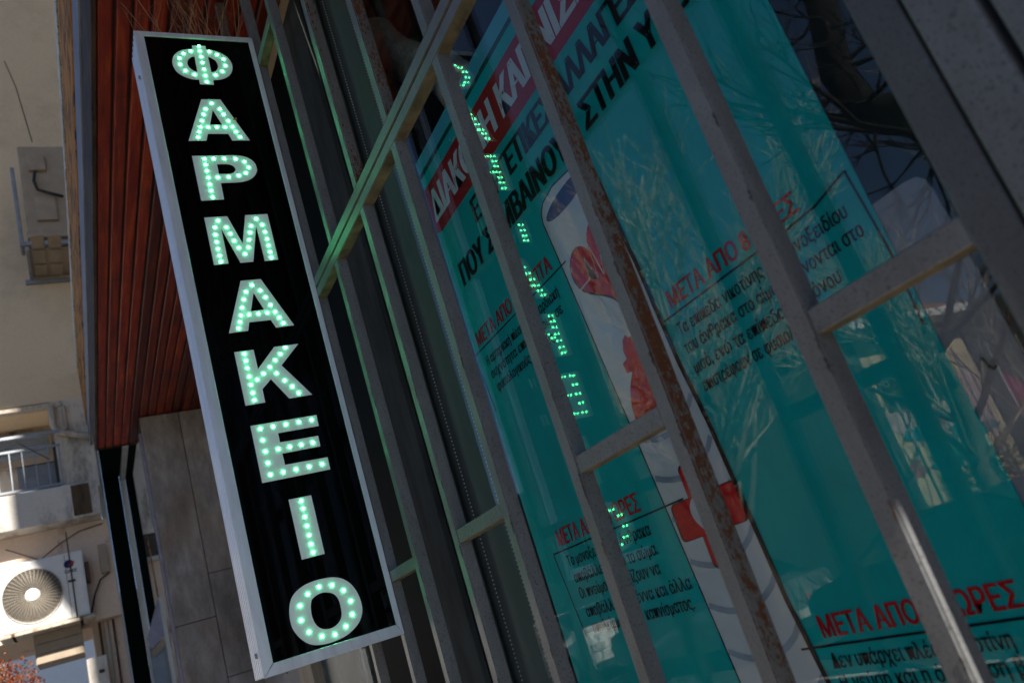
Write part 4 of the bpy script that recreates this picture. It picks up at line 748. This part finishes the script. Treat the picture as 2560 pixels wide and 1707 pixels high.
for i in range(5000):
    p = Vector((rg.gauss(0, .18), rg.uniform(-2.3, 2.3), rg.uniform(0, 1) ** .8 * 1.55 * (1 + .12*math.sin(rg.random()*9))))
    a = Vector((rg.gauss(0,1), rg.gauss(0,1), rg.gauss(0,1))).normalized(); b = a.orthogonal().normalized(); s = rg.uniform(.03, .06)
    bm.faces.new([bm.verts.new(p + q) for q in (a*s, b*s*.5, -a*s, -b*s*.5)])
tag(add('foliage', mk(bm, 'foliage'), M_grass, hd, (GX + .9, -11, -1.6)), kind='stuff')
# blocks of flats further along
bo = thing('flats', 'grey block of flats across the street with rows of windows', 'building', (-22, -16, -1.6))
box('wall', (-34, -24, -1.6), (-17, -10.5, 3.6), M_dimstucco, bo)
for fl in range(1):
    for i in range(5):
        yy = -11.6 - i * 2.3; wi = box('window', (-17, yy - .6, .2 + fl*2.6), (-16.95, yy + .6, 1.6 + fl*2.6), M_pvc, bo, .01); box('pane', (-16.95, yy - .5, .3 + fl*2.6), (-16.94, yy + .5, 1.5 + fl*2.6), M_cglass, wi)
b2 = thing('house', 'low shaded house across the street opposite the shop', 'building', (3, -14, -1.6))
box('wall', (-3.5, -20, -1.6), (9, -13, 3.4), M_stucco, b2)
box('roof', (-3.8, -20.3, 3.4), (9.3, -12.7, 3.6), M_terracotta, b2, .02)
for i in range(4):
    xx = -2.2 + i*2.6; wi = box('window', (xx, -13, .2), (xx + 1.1, -12.94, 1.8), M_pvc, b2, .01); box('pane', (xx + .08, -12.94, .3), (xx + 1.02, -12.93, 1.7), M_cglass, wi)

# bare trees
def bare_tree(label, base, hgt, seed, spread, limb=None, twigmat=M_twigl, n1=9, tw=420, group='bare street trees'):
    t = thing('bare_tree', label, 'tree', (base[0], base[1], -1.73), group)
    r = random.Random(seed); B = Vector((base[0], base[1], -1.73))
    main = [(0, 0, 0)]; p = Vector((0, 0, 0))
    for i in range(6):
        p = p + Vector((r.uniform(-.12,.12), r.uniform(-.12,.12), hgt*.5/6)); main.append(tuple(p))
    bk = M_silbark if limb else M_bark
    tube('trunk', [Vector(q) + B for q in main], [.17 - .015*i for i in range(7)], bk, t, 10)
    bm = bmesh.new(); bt = bmesh.new(); tips = []
    def grow(p, d, L, rad, lev):
        pts = [p]; q = p.copy(); dd = d.copy(); n = 5
        for i in range(n):
            dd = (dd + Vector((r.uniform(-.22,.22), r.uniform(-.22,.22), r.uniform(-.10,.20)))).normalized(); q = q + dd * L / n; pts.append(q.copy())
        tube_bm(bm if lev < 2 else bt, pts, [max(rad*(1-.7*i/n), .0034) for i in range(n+1)], 6 if lev < 2 else 3)
        if lev < 4:
            for k in range((5, 5, 5, 4)[lev]):
                j = r.randint(1, n); nd = (dd + Vector((r.uniform(-1,1), r.uniform(-1,1), r.uniform(-.3,.7))) * spread).normalized()
                grow(pts[j], nd, L * r.uniform(.5,.72), rad * .5, lev + 1)
    for k in range(n1):
        j = r.randint(3, 6); a = r.uniform(0, math.tau)
        grow(Vector(main[j]), Vector((math.cos(a), math.sin(a), r.uniform(.5, 1.3))).normalized(), hgt * .34, .06, 1)
    if limb:
        tube_bm(bm, [Vector((x, y, z + H0)) - Vector((B.x, B.y, 0)) - Vector((0, 0, B.z + H0)) for x, y, z in limb[0]], limb[1], 10)
        for j in range(len(limb[0])):
            x, y, z = limb[0][j]; P0 = Vector((x - B.x, y - B.y, z - B.z))
            for k in range(3):
                grow(P0, Vector((r.uniform(-1,1), r.uniform(-.6,.6), r.uniform(-.9,.6))).normalized(), .9, .035, 2)
    add('limb', mk(bm, 'limb'), bk, t, B)
    tag(add('twigs', mk(bt, 'twigs'), twigmat, t, B), kind='stuff')
    return t
bare_tree('big silhouette-dark bare tree with a crooked limb nearest to the shop across the kerb', (-2.3, -4.4), 7.0, 21, .8, (((-2.3, -4.4, .9), (-3.25, -4.35, 2.3), (-3.73, -4.3, 3.06), (-4.05, -4.28, 3.35), (-4.13, -4.28, 3.85), (-3.95, -4.28, 4.5), (-3.8, -4.3, 5.4)), [.20, .19, .17, .165, .16, .15, .12]), M_silbark, 3)
bare_tree('slender pale bare tree with upright twigs beside the parked cars', (-8.0, -4.6), 6.8, 5, .5, None, M_twigl, 15)
bare_tree('wide bare tree with fine twigs before the graffiti house', (-6.9, -8.2), 6.5, 8, .7, None, M_twigl, 10)
bare_tree('crooked bare tree further down the far pavement', (-12.5, -7.9), 6.5, 12, .7)

# parked cars
def car(label, x, y, mat, plate=True):
    c = thing('parked_car', label, 'car', (x, y, -1.73), 'cars parked across the street')
    prof = [(-2.1, .28), (-2.15, .62), (-2.0, .82), (-1.2, .95), (-.55, 1.38), (.75, 1.42), (1.45, 1.02), (2.0, .94), (2.12, .6), (2.08, .28)]
    bm = bmesh.new(); A = []; Bv = []
    for px, pz in prof:
        ins = .0 if pz < .96 else .14
        A.append(bm.verts.new((px, -.84 + ins, pz))); Bv.append(bm.verts.new((px, .84 - ins, pz)))
    n = len(prof); bm.faces.new(A); bm.faces.new(Bv[::-1])
    for i in range(n): bm.faces.new((A[i], A[(i+1)%n], Bv[(i+1)%n], Bv[i]))
    bmesh.ops.bevel(bm, geom=bm.edges[:], offset=.04, segments=2, affect='EDGES')
    for f in bm.faces: f.smooth = False
    add('body', mk(bm, 'body'), mat, c, (x, y, -1.73))
    for s in (-1, 1):
        flatw = bmesh.new(); q = [(-1.05, .98), (-.52, 1.30), (.70, 1.34), (1.2, 1.02)]
        v = [flatw.verts.new((a, s*(.845 - (b_-.96)*.33), b_)) for a, b_ in q]; flatw.faces.new(v); add('side_window', mk(flatw, 'side_window'), M_cglass, c, (x, y, -1.73))
        for wx in (-1.32, 1.30):
            wb = bmesh.new(); bmesh.ops.create_cone(wb, cap_ends=True, segments=24, radius1=.32, radius2=.32, depth=.2); bmesh.ops.transform(wb, matrix=Matrix.Rotation(R_(90), 4, 'X'), verts=wb.verts)
            wh = add('wheel', mk(wb, 'wheel'), M_tyre, c, (x + wx, y + s*.76, -1.73 + .32))
            rb = bmesh.new(); bmesh.ops.create_cone(rb, cap_ends=True, segments=20, radius1=.2, radius2=.18, depth=.02); bmesh.ops.transform(rb, matrix=Matrix.Rotation(R_(90), 4, 'X'), verts=rb.verts)
            add('rim', mk(rb, 'rim'), M_gmetal, wh, (x + wx, y + s*.87, -1.73 + .32))
        box('headlight', (x + 2.06, y + s*.62 - .16, -1.73 + .60), (x + 2.14, y + s*.62 + .16, -1.73 + .74), M_lamp, c, .02)
        box('tail_light', (x - 2.16, y + s*.66 - .12, -1.73 + .62), (x - 2.10, y + s*.66 + .12, -1.73 + .80), M_gred, c, .02)
    wsb = bmesh.new(); wsb.faces.new([wsb.verts.new(p) for p in ((.80, -.66, 1.40), (.80, .66, 1.40), (1.44, .78, 1.05), (1.44, -.78, 1.05))]); bmesh.ops.translate(wsb, verts=wsb.verts, vec=(.02, 0, .012)); add('windscreen', mk(wsb, 'windscreen'), M_cglass, c, (x, y, -1.73))
    box('number_plate', (x + 2.12, y - .24, -1.73 + .42), (x + 2.145, y + .24, -1.73 + .53), M_acw, c, .004)
    box('bumper', (x + 2.08, y - .78, -1.73 + .26), (x + 2.16, y + .78, -1.73 + .40), M_tyre, c, .02)
car('dark hatchback parked nearest across the street', -6.4, -6.3, M_car[0])
car('silver hatchback parked second in the row across the street', -11.6, -6.4, M_car[1])
car('white hatchback parked beyond the silver one', -16.6, -6.4, M_car[2])
